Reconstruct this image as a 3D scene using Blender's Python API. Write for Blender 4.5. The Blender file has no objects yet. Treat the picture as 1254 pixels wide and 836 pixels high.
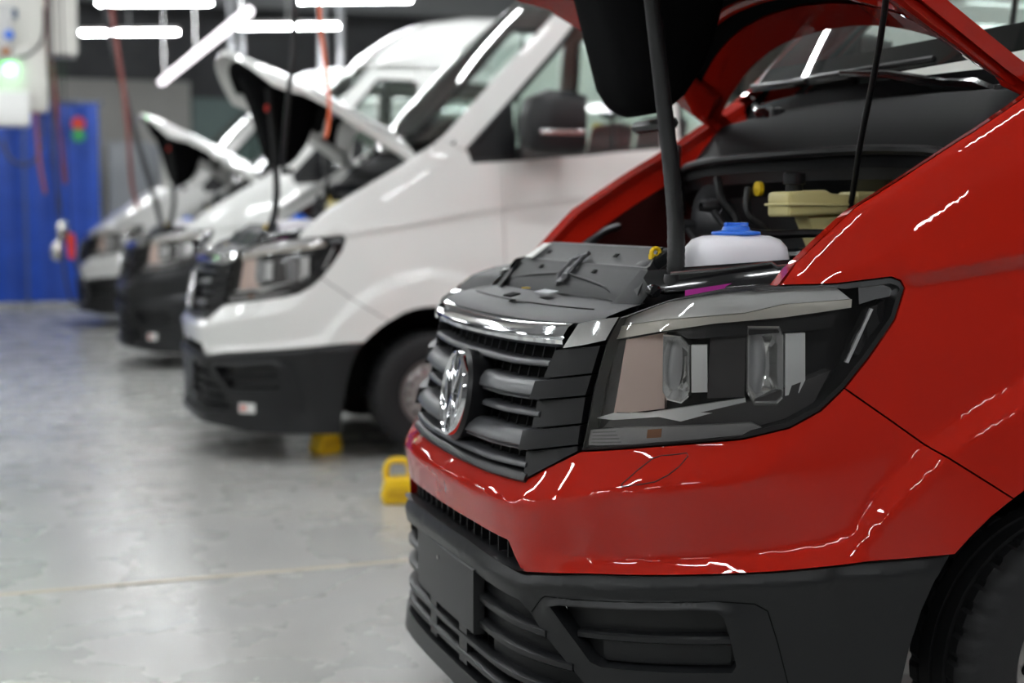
import bpy, bmesh, math, random
import numpy as np
from mathutils import Vector, Matrix
from mathutils.geometry import delaunay_2d_cdt

# ---------------------------------------------------------------- camera, world, lights, exposure
SC = bpy.context.scene
COL = SC.collection
cam_data = bpy.data.cameras.new('camera')
cam = bpy.data.objects.new('camera', cam_data)
COL.objects.link(cam)
cam.location = (0, 0, 1.40)
cam.rotation_euler = (math.radians(90 - 5.1202), 0, math.radians(-19.733))
cam_data.sensor_width = 36
cam_data.lens = 1741.0 / 1254 * 36
cam_data.clip_start = .05
cam_data.dof.use_dof = True
cam_data.dof.focus_distance = 3.1
cam_data.dof.aperture_fstop = 1.9
SC.camera = cam
SC.view_settings.view_transform = 'Standard'
SC.view_settings.look = 'None'
SC.view_settings.gamma = 1
SC.view_settings.exposure = 1.1
world = bpy.data.worlds.new('world')
SC.world = world
world.use_nodes = True
world.node_tree.nodes['Background'].inputs[0].default_value = (.95, .98, 1, 1)
world.node_tree.nodes['Background'].inputs[1].default_value = .05
LAMP_W = 30.0        # emission of the ceiling tubes

# ---------------------------------------------------------------- materials
MATS = {}
def mat(name, color=(.5, .5, .5), rough=.5, metal=0., coat=0., noise=0., nscale=30., bump=0., bscale=200., spec=.5, emit=None, estr=0., trans=0., ior=1.45, sheen=0., sss=0., coat_rough=.03):
    if name in MATS: return MATS[name]
    m = bpy.data.materials.new(name); m.use_nodes = True
    nt = m.node_tree; b = nt.nodes['Principled BSDF']
    I = b.inputs
    I['Base Color'].default_value = (*color, 1); I['Roughness'].default_value = rough; I['Metallic'].default_value = metal
    I['Coat Weight'].default_value = coat; I['Coat Roughness'].default_value = coat_rough
    I['Specular IOR Level'].default_value = spec; I['IOR'].default_value = ior
    I['Transmission Weight'].default_value = trans
    if sss: I['Subsurface Weight'].default_value = sss; I['Subsurface Radius'].default_value = (.05, .05, .05); I['Subsurface Scale'].default_value = .5
    if emit: I['Emission Color'].default_value = (*emit, 1); I['Emission Strength'].default_value = estr
    tc = nt.nodes.new('ShaderNodeTexCoord')
    if noise:
        n = nt.nodes.new('ShaderNodeTexNoise'); n.inputs['Scale'].default_value = nscale; n.inputs['Detail'].default_value = 5
        nt.links.new(tc.outputs['Object'], n.inputs['Vector'])
        r = nt.nodes.new('ShaderNodeValToRGB')
        r.color_ramp.elements[0].position = .3; r.color_ramp.elements[1].position = .7
        r.color_ramp.elements[0].color = (*[c * (1 - noise) for c in color], 1); r.color_ramp.elements[1].color = (*[min(1, c * (1 + noise)) for c in color], 1)
        nt.links.new(n.outputs['Fac'], r.inputs['Fac']); nt.links.new(r.outputs['Color'], I['Base Color'])
    if bump:
        n = nt.nodes.new('ShaderNodeTexNoise'); n.inputs['Scale'].default_value = bscale; n.inputs['Detail'].default_value = 2
        nt.links.new(tc.outputs['Object'], n.inputs['Vector'])
        bp = nt.nodes.new('ShaderNodeBump'); bp.inputs['Strength'].default_value = bump; bp.inputs['Distance'].default_value = .002
        nt.links.new(n.outputs['Fac'], bp.inputs['Height']); nt.links.new(bp.outputs['Normal'], I['Normal'])
    MATS[name] = m
    return m

def thin_glass(name, tint=(1, 1, 1), refl=1.0, rough=0.0, ior=1.5):
    m = bpy.data.materials.new(name); m.use_nodes = True
    nt = m.node_tree; nt.nodes.clear()
    out = nt.nodes.new('ShaderNodeOutputMaterial'); mx = nt.nodes.new('ShaderNodeMixShader')
    tr = nt.nodes.new('ShaderNodeBsdfTransparent'); gl = nt.nodes.new('ShaderNodeBsdfGlossy'); fr = nt.nodes.new('ShaderNodeFresnel')
    tr.inputs[0].default_value = (*tint, 1); gl.inputs[0].default_value = (refl, refl, refl, 1); gl.inputs['Roughness'].default_value = rough
    fr.inputs['IOR'].default_value = ior
    nt.links.new(fr.outputs[0], mx.inputs[0]); nt.links.new(tr.outputs[0], mx.inputs[1]); nt.links.new(gl.outputs[0], mx.inputs[2])
    nt.links.new(mx.outputs[0], out.inputs[0]); MATS[name] = m
    return m

RED = mat('red paint', (.38, .0120, .0050), .45, coat=1., coat_rough=.012, spec=.0)
WHITE = mat('white paint', (.80, .80, .775), .35, coat=1., coat_rough=.02)
DARKP = mat('dark textured plastic', (.011, .0115, .0125), .36, bump=.12, bscale=900, spec=.45)
BLACKP = mat('black plastic', (.008, .008, .009), .36, spec=.4)
BAYP = mat('soft black plastic', (.0095, .010, .0108), .42, bump=.12, bscale=700, spec=.2)
BLACKG = mat('glossy black', (.008, .008, .009), .12, coat=.5)
GREYSLAT = mat('graphite slat paint', (.06, .061, .065), .32, spec=.5)
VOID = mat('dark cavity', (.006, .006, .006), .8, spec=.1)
CHROME = mat('chrome', (.82, .83, .85), .05, metal=1.)
SATIN = mat('satin aluminium', (.62, .62, .62), .22, metal=1.)
REDCAST = mat('reflector with painted red cast', (.74, .57, .50), .32, metal=.3)  # reflection of the red bodywork put into the base colour
HOUSING = mat('lamp housing grey', (.022, .021, .022), .25)
HOUSING2 = mat('lamp housing smoke grey', (.085, .080, .080), .2)
PROJ = mat('projector chrome', (.93, .93, .92), .12, metal=.75)
SILVER = mat('bright vapour coated plastic', (.92, .92, .91), .3, metal=.25)
COWLM = mat('cowl black plastic', (.0045, .0045, .005), .6, spec=.07)
DRLM = mat('cream light guide', (.78, .74, .66), .3)
RIBM = mat('ribbed clear plastic', (.34, .33, .33), .3, spec=.7)
LENSW = mat('projector lens glass', (.48, .48, .49), .08, spec=.8, coat=1)
AMBER = mat('amber marker', (.75, .28, .05), .3)
GASKET = mat('rubber gasket', (.008, .008, .009), .5)
LENS = thin_glass('clear lamp cover', (.93, .93, .93))
GLASS = thin_glass('window glass', (.82, .88, .85))
WSGLASS = thin_glass('windscreen glass', (.60, .68, .65), 1.0, 0., 1.5)
LINING = mat('black felt lining', (.006, .006, .0065), .95, spec=.06, bump=.6, bscale=300)
TIRE = mat('tyre rubber', (.016, .016, .017), .6, bump=.2, bscale=400, spec=.35)
RIM = mat('painted steel rim', (.42, .40, .39), .3, metal=.6)
MIRROR = mat('mirror glass', (.8, .82, .84), .03, metal=1.)
WASHER = mat('milky plastic', (.80, .78, .82), .35, sss=.4, spec=.4)
BRAKEF = mat('yellowed translucent plastic', (.72, .64, .30), .35, sss=.3)
BLUE = mat('blue plastic cap', (.03, .16, .70), .35)
YELLOW = mat('yellow plastic', (.85, .56, .01), .42)
MAGENTA = mat('magenta tape', (.45, .03, .30), .4)
PAPER = mat('white label', (.75, .75, .73), .5)
SEAT = mat('dark grey seat cloth', (.06, .06, .065), .85)
INTER = mat('cab trim grey', (.10, .10, .105), .6)
METALD = mat('dark engine metal', (.09, .09, .095), .4, metal=.7)
INNERF = mat('shaded dark red', (.045, .003, .002), .45)  # red body paint with the engine bay's shade put into the colour
REDPLAST = mat('red plastic', (.65, .035, .02), .4)

# ---------------------------------------------------------------- mesh helpers
class MB:
    def __init__(s): s.v = []; s.f = []
    def add(s, v, f):
        n = len(s.v); s.v += [tuple(float(c) for c in p) for p in v]; s.f += [tuple(i + n for i in q) for q in f]; return s
    def box(s, c, d, rot=None):
        R = rot if rot is not None else Matrix.Identity(3)
        P = []
        for z in (-.5, .5):
            for x, y in ((-.5, -.5), (.5, -.5), (.5, .5), (-.5, .5)):
                P.append(Vector(c) + R @ Vector((x * d[0], y * d[1], z * d[2])))
        return s.add(P, [(3, 2, 1, 0), (4, 5, 6, 7), (0, 1, 5, 4), (1, 2, 6, 5), (2, 3, 7, 6), (3, 0, 4, 7)])
    def tube(s, pts, r, n=10, cap=True, smooth=0):
        P = [Vector(p) for p in pts]
        if smooth: P = smooth_path(P, smooth)
        rs = r if isinstance(r, (list, tuple)) else [r] * len(P)
        if len(rs) != len(P): rs = list(np.interp(np.linspace(0, 1, len(P)), np.linspace(0, 1, len(rs)), rs))
        V = []; F = []; up = None
        for i, p in enumerate(P):
            t = (P[min(i + 1, len(P) - 1)] - P[max(i - 1, 0)]).normalized()
            if up is None: up = t.orthogonal().normalized()
            up = (up - t * up.dot(t)).normalized(); w = t.cross(up)
            for k in range(n):
                a = 2 * math.pi * k / n; V.append(p + (up * math.cos(a) + w * math.sin(a)) * rs[i])
        for i in range(len(P) - 1):
            for k in range(n):
                F.append((i * n + k, i * n + (k + 1) % n, (i + 1) * n + (k + 1) % n, (i + 1) * n + k))
        if cap: F += [tuple(range(n))[::-1], tuple(range((len(P) - 1) * n, len(P) * n))]
        return s.add(V, F)
    def lathe(s, prof, n=32, axis='z', c=(0, 0, 0), close=False):
        V = []; F = []
        for i in range(n):
            a = 2 * math.pi * i / n
            for r, h in prof:
                p = (r * math.cos(a), r * math.sin(a), h)
                if axis == 'y': p = (p[0], h, p[1])
                if axis == 'x': p = (h, p[0], p[1])
                V.append(Vector(p) + Vector(c))
        m = len(prof)
        for i in range(n):
            j = (i + 1) % n
            for k in range(m - 1 + (1 if close else 0)):
                k2 = (k + 1) % m
                F.append((i * m + k, j * m + k, j * m + k2, i * m + k2))
        return s.add(V, F)
    def grid(s, G):
        G = np.asarray(G, float); a, b = G.shape[:2]
        return s.add(G.reshape(-1, 3), [(i * b + j, i * b + j + 1, (i + 1) * b + j + 1, (i + 1) * b + j) for i in range(a - 1) for j in range(b - 1)])
    def prism(s, poly, d):
        """closed 3-D polygon swept by vector d"""
        P = [Vector(p) for p in poly]; d = Vector(d); n = len(P)
        return s.add(P + [p + d for p in P], [tuple(range(n))[::-1], tuple(range(n, 2 * n))] + [(i, (i + 1) % n, n + (i + 1) % n, n + i) for i in range(n)])

def smooth_path(P, k):
    out = []
    for i in range(len(P) - 1):
        a, b = P[i], P[i + 1]; m0 = (P[i + 1] - P[i - 1]) * .5 if i else b - a; m1 = (P[i + 2] - P[i]) * .5 if i + 2 < len(P) else b - a
        for j in range(k):
            u = j / k; out.append((2*u**3-3*u*u+1)*a + (u**3-2*u*u+u)*m0 + (-2*u**3+3*u*u)*b + (u**3-u*u)*m1)
    return out + [P[-1]]

def obj(name, mb, m, parent=None, angle=35, bevel=0, label=None, cat=None, group=None, kind=None, fix=True, flip=False, seg=2):
    me = bpy.data.meshes.new(name)
    if isinstance(mb, MB): me.from_pydata(mb.v, [], mb.f)
    if getattr(mb, 'n', None):
        me.shade_smooth(); me.normals_split_custom_set_from_vertices(mb.n); me.materials.append(m); o = bpy.data.objects.new(name, me); COL.objects.link(o); o.parent = parent
        return tag(o, label, cat, group, kind)
    if isinstance(mb, MB): pass
    else: me.from_pydata(mb[0], [], mb[1])
    bm = bmesh.new(); bm.from_mesh(me)
    bmesh.ops.remove_doubles(bm, verts=bm.verts, dist=1e-5)
    if fix: bmesh.ops.recalc_face_normals(bm, faces=bm.faces)
    if flip: bmesh.ops.reverse_faces(bm, faces=bm.faces)
    if bevel:
        ed = [e for e in bm.edges if len(e.link_faces) == 2 and e.calc_face_angle(0) > .5]
        bmesh.ops.bevel(bm, geom=ed, offset=bevel, segments=seg, affect='EDGES', profile=.5, clamp_overlap=True)
    bm.to_mesh(me); bm.free()
    me.shade_smooth()
    me.set_sharp_from_angle(angle=math.radians(angle))
    me.materials.append(m)
    o = bpy.data.objects.new(name, me); COL.objects.link(o)
    if parent: o.parent = parent
    tag(o, label, cat, group, kind)
    return o

def tag(o, label=None, cat=None, group=None, kind=None):
    if label: o['label'] = label
    if cat: o['category'] = cat
    if group: o['group'] = group
    if kind: o['kind'] = kind
    return o

def empty(name, loc, label=None, cat=None, group=None, parent=None, rz=0):
    o = bpy.data.objects.new(name, None); o.location = loc; o.rotation_euler = (0, 0, rz); o.empty_display_size = .1
    COL.objects.link(o)
    if parent: o.parent = parent
    return tag(o, label, cat, group)

# ---------------------------------------------------------------- the van's skin: t = arc length round the plan from the nose, z = height, o = outward offset
PLAN=np.array([(0,0),(.003,.2),(.012,.36),(.03,.47),(.08,.57),(.15,.66),(.25,.75),(.38,.83),(.52,.89),(.68,.935),(.84,.965),(1.0,.98),(1.3,.99),(1.7,.995),(2.2,1.0),(6.5,1.0)])
def _crv():
    P=np.vstack([PLAN[::-1]*[1,-1],PLAN[1:]])
    d=np.r_[0,np.cumsum(np.hypot(*np.diff(P,axis=0).T))]
    # catmull-rom (nonuniform) via finite-difference tangents, dense sample
    m=np.gradient(P,d,axis=0)
    T=np.linspace(0,d[-1],6000); i=np.clip(np.searchsorted(d,T)-1,0,len(d)-2)
    h=(d[i+1]-d[i])[:,None]; u=((T-d[i])/(d[i+1]-d[i]))[:,None]
    Q=(2*u**3-3*u**2+1)*P[i]+(u**3-2*u**2+u)*h*m[i]+(-2*u**3+3*u**2)*P[i+1]+(u**3-u**2)*h*m[i+1]
    L=np.r_[0,np.cumsum(np.hypot(*np.diff(Q,axis=0).T))]; L-=np.interp(0,Q[:,1],L)
    Lu=np.linspace(L[0],L[-1],6001); Q=np.stack([np.interp(Lu,L,Q[:,i]) for i in (0,1)],1); L=Lu; sg=.045/(Lu[1]-Lu[0]); K=np.exp(-.5*(np.arange(-160,161)/sg)**2); K/=K.sum(); Q=np.stack([np.convolve(np.pad(Q[:,i],160,mode='reflect',reflect_type='odd'),K,'valid') for i in (0,1)],1)
    tg=np.gradient(Q,L,axis=0); tg/=np.linalg.norm(tg,axis=1)[:,None]
    N=np.stack([-tg[:,1],tg[:,0]],1)   # outward: at centre tangent +s -> normal -x
    k=np.ones(61)/61; 
    return L,Q,N
LT,QT,NT=_crv()
DXZ=np.array([(-1,.0),(.6,0),(.78,.015),(.86,.045),(1.0,.08),(1.1,.10),(1.16,.115),(1.25,.16),(1.4,.30),(1.7,.55),(3,1.2)])
DSZ=np.array([(-1,0),(.6,0),(.9,.012),(1.1,.03),(1.25,.05),(1.45,.075),(1.7,.11),(2.3,.19),(2.6,.25),(3,.35)])
def _sm(T,sg=.035):
    z=np.arange(-.5,2.8,.005); v=np.interp(z,T[:,0],T[:,1]); k=np.exp(-.5*(np.arange(-24,25)*.005/sg)**2); k/=k.sum()
    return z,np.convolve(np.pad(v,24,'edge'),k,'valid')
ZD,DXV=_sm(DXZ); _,DSV=_sm(DSZ)
def B(t,z,o=0.0):
    """skin point: t = arc length along the plan from the nose centre, z height, o outward offset -> (x,s,z)"""
    t=np.asarray(t,float); z=np.asarray(z,float)+0*t; o=np.asarray(o,float)+0*t
    qx=np.interp(t,LT,QT[:,0]); qs=np.interp(t,LT,QT[:,1]); nx=np.interp(t,LT,NT[:,0]); ns=np.interp(t,LT,NT[:,1])
    dx=np.interp(z,ZD,DXV); ds=np.interp(z,ZD,DSV)
    x=qx+dx*np.abs(nx)**1.5+nx*o; s=qs-ds*ns*np.abs(ns)+ns*o
    return np.stack([x,s,z],-1)

def V3(P):
    P = np.asarray(P, float); return np.stack([P[..., 0], -P[..., 1], P[..., 2]], -1)
def S3(t, z, o=0.): return V3(B(t, z, o))

def pip(pts, poly):
    x, y = pts[:, 0], pts[:, 1]; ins = np.zeros(len(pts), bool); P = np.asarray(poly); n = len(P)
    for i in range(n):
        x1, y1 = P[i]; x2, y2 = P[(i + 1) % n]
        c = ((y1 > y) != (y2 > y)) & (x < (x2 - x1) * (y - y1) / ((y2 - y1) if y2 != y1 else 1e-12) + x1)
        ins ^= c
    return ins

def dens(poly, step, closed=True):
    P = [tuple(p) for p in poly]; out = []
    rng = range(len(P)) if closed else range(len(P) - 1)
    for i in rng:
        a = np.array(P[i], float); b = np.array(P[(i + 1) % len(P)], float); n = max(1, int(np.hypot(*(b - a)[:2]) / step + .5))
        for k in range(n): out.append(a + (b - a) * k / n)
    if not closed: out.append(np.array(P[-1], float))
    return out

class Skin:
    """one triangulated domain in (t, z) with outlines and crease lines as edges and a smooth offset field between the crease lines"""
    def __init__(s, outlines, controls, step=.025, soft=0, nsoft=0):
        pts = []; edges = []; fixed = {}
        def put(L, closed, vals=False):
            base = len(pts)
            for q in L:
                pts.append((float(q[0]), float(q[1])))
                if vals: fixed[len(pts) - 1] = float(q[2])
            n = len(L)
            for i in range(n if closed else n - 1): edges.append((base + i, base + (i + 1) % n))
        s.outl = {k: np.array([q[:2] for q in dens(v, step)]) for k, v in outlines.items()}
        for k in s.outl: put(s.outl[k], True)
        for c in controls: put(dens(c, step, False), False, True)
        A = np.array(pts); lo = A.min(0); hi = A.max(0)
        gx, gy = np.meshgrid(np.arange(lo[0], hi[0], step), np.arange(lo[1], hi[1], step * .866)); gx[1::2] += step / 2
        G = np.stack([gx.ravel(), gy.ravel()], 1); ins = np.zeros(len(G), bool)
        for k in s.outl: ins |= pip(G, s.outl[k])
        G = G[ins]
        d = np.concatenate([np.min(np.hypot(g[:, None, 0] - A[None, :, 0], g[:, None, 1] - A[None, :, 1]), axis=1) for g in np.array_split(G, max(1, len(G) // 2000))])
        G = G[d > step * .55]
        allp = [Vector(p) for p in pts] + [Vector(p) for p in G]
        vo, eo, fo, ov, oe, of = delaunay_2d_cdt(allp, edges, [], 0, 1e-5)
        s.P = np.array([tuple(v) for v in vo]); s.T = np.array([f for f in fo if len(f) == 3])
        n = len(s.P); val = np.full(n, np.nan)
        for i, src in enumerate(ov):
            fv = [fixed[k] for k in src if k in fixed]
            if fv: val[i] = sum(fv) / len(fv)
        cen = s.P[s.T].mean(1); keep = np.zeros(len(cen), bool); s.own = {}
        for k in s.outl: s.own[k] = pip(cen, s.outl[k]); keep |= s.own[k]
        E = np.concatenate([s.T[keep][:, [0, 1]], s.T[keep][:, [1, 2]], s.T[keep][:, [2, 0]]]); E = np.unique(np.sort(E, 1), axis=0)
        w = 1 / np.maximum(np.hypot(*(s.P[E[:, 0]] - s.P[E[:, 1]]).T), .003)
        fx = ~np.isnan(val); x = np.where(fx, val, np.nanmean(val) if fx.any() else 0)
        free = ~fx
        def Lap(v):
            y = np.zeros(n); dv = w * (v[E[:, 0]] - v[E[:, 1]]); np.add.at(y, E[:, 0], dv); np.add.at(y, E[:, 1], -dv); return y
        dg = np.zeros(n); np.add.at(dg, E[:, 0], w); np.add.at(dg, E[:, 1], w); dg[dg == 0] = 1
        r = -Lap(x) * free; zq = r / dg; p = zq.copy(); rz = r @ zq
        for _ in range(600):
            if rz < 1e-16: break
            Ap = Lap(p) * free; a = rz / (p @ Ap); x = x + a * p; r = r - a * Ap; zq = r / dg; r2 = r @ zq; p = zq + (r2 / rz) * p; rz = r2
        dgu = np.zeros(n); np.add.at(dgu, E[:, 0], 1); np.add.at(dgu, E[:, 1], 1); dgu[dgu == 0] = 1
        for _ in range(soft):        # edge radius: the creases of pressed sheet are rounded
            y = np.zeros(n); np.add.at(y, E[:, 0], x[E[:, 1]]); np.add.at(y, E[:, 1], x[E[:, 0]]); x = np.where(y == 0, x, .4 * x + .6 * y / dgu)
        s.o = x
        X = S3(s.P[:, 0], s.P[:, 1], x); K = s.T[keep]; a = s.P[K]; sg = np.cross(a[:, 1] - a[:, 0], a[:, 2] - a[:, 0]); K = K.copy(); K[sg < 0] = K[sg < 0][:, ::-1]
        fn = np.cross(X[K[:, 1]] - X[K[:, 0]], X[K[:, 2]] - X[K[:, 0]]); N = np.zeros((n, 3))
        for c in range(3): np.add.at(N, K[:, c], fn)
        N /= np.maximum(np.linalg.norm(N, axis=1), 1e-12)[:, None]
        for _ in range(nsoft):
            y = np.zeros((n, 3)); np.add.at(y, E[:, 0], N[E[:, 1]]); np.add.at(y, E[:, 1], N[E[:, 0]]); N = .5 * N + .5 * y / dgu[:, None]; N /= np.maximum(np.linalg.norm(N, axis=1), 1e-12)[:, None]
        s.N = N
    def panel(s, key, gap=.002, rim=.014, do=0., holes=(), dofun=None, half=False):
        """-> MB of one panel: its triangles, edges drawn back by `gap`, with a folded rim"""
        own = s.own[key].copy()
        if len(holes):
            cen = s.P[s.T].mean(1)
            for h in holes: own &= ~pip(cen, h)
        T = s.T[own]; used = np.unique(T); mp = {int(u): i for i, u in enumerate(used)}
        P = s.P[used].copy(); o = s.o[used] + do
        T = np.array([[mp[int(q)] for q in f] for f in T])
        a = P[T]; sg = np.cross(a[:, 1] - a[:, 0], a[:, 2] - a[:, 0]); T[sg < 0] = T[sg < 0][:, ::-1]
        cnt = {}
        for f in T:
            for i in range(3): cnt[(f[i], f[(i + 1) % 3])] = 1
        bd = [(i, j) for (i, j) in cnt if (j, i) not in cnt]
        if half: bd = [(i, j) for (i, j) in bd if not (abs(P[i, 0]) < 1e-4 and abs(P[j, 0]) < 1e-4)]
        nv = np.zeros_like(P)
        for i, j in bd:
            d = P[j] - P[i]; L = np.hypot(*d) or 1; nn = np.array([-d[1], d[0]]) / L; nv[i] += nn; nv[j] += nn
        l = np.hypot(nv[:, 0], nv[:, 1]); m = l > 0
        nv[m] /= l[m][:, None]
        if half: nv[np.abs(P[:, 0]) < 1e-4, 0] = 0
        P = P + nv * gap
        if dofun is not None: o = o + dofun(P[:, 0], P[:, 1])
        X = S3(P[:, 0], P[:, 1], o); V = list(map(tuple, X)); F = [tuple(map(int, f)) for f in T]; Nu = s.N[used].copy()
        if half: k = np.abs(P[:, 0]) < 1e-4; Nu[k, 1] = 0; Nu /= np.linalg.norm(Nu, axis=1)[:, None]
        NN = [tuple(q) for q in Nu]
        if rim:
            rv = {}
            for i in sorted({q for e in bd for q in e}):
                q0, q1 = S3(P[i, 0], P[i, 1], o[i] - .0001), S3(P[i, 0], P[i, 1], o[i] - rim); e0 = S3(P[i, 0] - nv[i, 0] * .001, P[i, 1] - nv[i, 1] * .001, o[i]) - X[i]; e0 = e0 / (np.linalg.norm(e0) or 1)
                rv[i] = len(V); V += [tuple(q0), tuple(q1)]; NN += [tuple(e0)] * 2
            F += [(rv[int(j)], rv[int(i)], rv[i] + 1, rv[j] + 1) for i, j in bd]
        s.last = (P, o)
        mb = MB(); mb.add(V, F); mb.n = NN; return mb

def mirror(mb):
    m = MB(); m.v = [(x, -y, z) for x, y, z in mb.v]; m.f = [f[::-1] for f in mb.f]
    if getattr(mb, 'n', None): m.n = [(x, -y, z) for x, y, z in mb.n]
    return m
def both(mb):
    m = MB(); m.add(mb.v, mb.f); q = mirror(mb); m.add(q.v, q.f)
    if getattr(mb, 'n', None): m.n = mb.n + q.n
    return m

def sidepair(name, mb, m, parent, **k):
    a = obj(name, mb, m, parent, fix=False, **k); b = obj(name, mirror(mb), m, parent, fix=False, **k); return a, b

def fill(poly, o, depth=0., step=.03, side=1):
    """flat-ish plate following the skin: polygon in (t, z), front at offset o, thickness depth (sides only plus back left open)"""
    sk = Skin({'p': poly}, [], step)
    P, T = sk.P, sk.T[sk.own['p']]
    oo = o if callable(o) else (lambda t, z: np.full(len(t), o))
    X = S3(P[:, 0], P[:, 1], oo(P[:, 0], P[:, 1])); V = list(map(tuple, X)); F = []
    a = P[T]; sg = np.cross(a[:, 1] - a[:, 0], a[:, 2] - a[:, 0]); T = T.copy(); T[sg < 0] = T[sg < 0][:, ::-1]
    F = [tuple(map(int, f)) for f in T]
    if depth:
        es = set()
        for f in F:
            for i in range(3): es.add((f[i], f[(i + 1) % 3]))
        bd = [e for e in es if (e[1], e[0]) not in es]; rv = {}
        Y = S3(P[:, 0], P[:, 1], oo(P[:, 0], P[:, 1]) - depth)
        for i in sorted({q for e in bd for q in e}): rv[i] = len(V); V.append(tuple(Y[i]))
        F += [(j, i, rv[i], rv[j]) for i, j in bd]
    mb = MB(); mb.add(V, F); return mb

def bar(path, sec, n=24, oend=None):
    """profile sec [(dz, do)] swept along a (t, z) path on the skin"""
    P = np.array(path, float); d = np.r_[0, np.cumsum(np.hypot(*np.diff(P[:, :2], axis=0).T))]; q = np.linspace(0, d[-1], n)
    t = np.interp(q, d, P[:, 0]); z = np.interp(q, d, P[:, 1]); ob = np.interp(q, d, P[:, 2]) if P.shape[1] > 2 else 0 * t
    G = np.stack([S3(t, z + a, ob + b) for a, b in sec] + [S3(t, z + sec[0][0], ob + sec[0][1])], 1)
    mb = MB(); mb.grid(G)
    m = len(sec)
    mb.add([tuple(G[0, k]) for k in range(m)], [tuple(range(m))]); mb.add([tuple(G[-1, k]) for k in range(m)], [tuple(range(m))[::-1]])
    return mb
# ---------------------------------------------------------------- outlines of the van's skin (metres along the plan, metres of height)
SEAM = [(1.219, 1.027), (1.325, .956), (1.416, .894), (1.55, .812), (1.597, .783)]
LAMP_LOW = [(.602, .868), (.795, .894), (.992, .917), (1.095, .942), (1.165, .979)]
ARCH_F = [(1.542, .747), (1.493, .705), (1.457, .669)]
BUMP_LOW = [(1.29, .659), (1.073, .637), (.861, .621), (.666, .604), (.49, .577), (.474, .577)]
BUMPER = [(0, .772), (.257, .776), (.40, .781), (.451, .785), (.515, .821)] + LAMP_LOW + SEAM + ARCH_F + BUMP_LOW + [(.421, .638), (.218, .641), (0, .641)]
LAMP_R = [(1.274, 1.09), (1.338, 1.173), (1.362, 1.240), (1.352, 1.256), (1.329, 1.264)]
LAMP = [(.602, .868), (.606, 1.007), (.627, 1.117), (.655, 1.171), (.781, 1.213), (.922, 1.234), (1.062, 1.246), (1.198, 1.250)] + LAMP_R[::-1] + [(1.219, 1.027)] + LAMP_LOW[:0:-1]
FEND_TOP = [(1.062, 1.246), (1.097, 1.291), (1.164, 1.349), (1.248, 1.416), (1.429, 1.512), (1.581, 1.588), (1.703, 1.655), (1.81, 1.722), (1.907, 1.781)]
def arch_pts(r, a0, a1, n, cx=1.22, cz=.372):
    out = []
    for i in range(n):
        a = math.radians(a0 + (a1 - a0) * i / (n - 1)); x = cx + r * math.cos(a); z = cz + r * math.sin(a)
        t = float(np.interp(x, QT[3000:, 0], LT[3000:])); out.append((t, z))
    return out
RWIN = [(3.46, 1.84), (3.52, 1.79), (4.72, 1.79), (4.78, 1.84), (4.78, 2.58), (4.72, 2.63), (3.52, 2.63), (3.46, 2.58)]
ARCH_TOP = arch_pts(.488, 116, 8, 18)
DOORT = 2.30
FENDER = SEAM[0:1] + LAMP_R + [(1.198, 1.250)] + FEND_TOP + [(1.959, 1.800), (2.102, 1.735), (2.122, 1.672), (DOORT, 1.683), (DOORT, .52)] + ARCH_TOP[::-1][1:-1] + SEAM[:0:-1]
DOOR = [(DOORT, .40), (3.33, .40), (3.33, 1.775), (3.0, 1.745), (2.84, 1.725), (DOORT, 1.683)]
WAISTL = [(1.362, 1.246, 0.), (1.666, 1.287, 0.), (2.274, 1.391, 0.), (2.82, 1.453, 0.), (3.33, 1.49, 0.)]
CTRL = [
    [(0, .772, .002), (.257, .776, .002), (.40, .781, .002), (.451, .785, .002), (.515, .821, .002), (.602, .868, 0)] + [(a, b, 0) for a, b in LAMP_LOW[1:]] + [(1.219, 1.027, 0)],
    [(0, .738, .042), (.317, .737, .040), (.462, .736, .040), (.481, .739, .040), (.661, .777, .040), (.738, .797, .038), (.89, .817, .034), (.997, .829, .027), (1.044, .854, .019), (1.092, .887, .009), (1.133, .937, .004), (1.164, .974, .001)],
    [(0, .643, .016), (.218, .643, .016), (.421, .640, .016), (.474, .579, .012), (.49, .579, .012), (.666, .606, .024), (.861, .623, .026), (1.073, .639, .026), (1.24, .656, .028)],
    [(.537, .628, .006), (.743, .638, .000), (.925, .655, -.003), (1.145, .684, -.004), (1.24, .712, -.002), (1.262, .745, .0)],
    [(1.262, .745, -.002), (1.30, .800, -.003), (1.385, .890, 0), (1.508, .968, 0), (1.644, 1.033, 0), (1.85, 1.075, 0), (2.05, 1.033, 0), (2.25, .90, 0)],
    [(1.268, .690, .028), (1.30, .752, .034), (1.40, .850, .036), (1.514, .930, .036), (1.644, .990, .034), (1.85, 1.03, .03), (2.04, .99, .028), (2.22, .86, .018)],
    [(1.455, .671, .040), (1.493, .707, .040), (1.542, .749, .040), (1.60, .79, .038)] + [(a, b + .003, .036) for a, b in ARCH_TOP[3:]],
    [(a, b, 0) for a, b in LAMP_R] + [(1.198, 1.250, 0), (1.10, 1.249, -.004)],
    WAISTL, [(a + .012, b + .024, .017) for a, b, c in WAISTL],
    [(1.2, 1.256, .002), (1.277, 1.284, .004), (1.395, 1.365, .004), (1.537, 1.45, .004), (1.68, 1.532, .004), (1.86, 1.635, .004), (2.04, 1.70, .002)],
    [(a + .012, b - .008, -.016) for a, b in FEND_TOP[1:-1]],
    [(a + .001, b - .001, -.036) for a, b in FEND_TOP[1:-1]],
]
LOWTOP = [(0, .600), (.262, .595), (.486, .571), (.666, .600), (.861, .617), (1.073, .633), (1.29, .655), (1.455, .665)]
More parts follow.
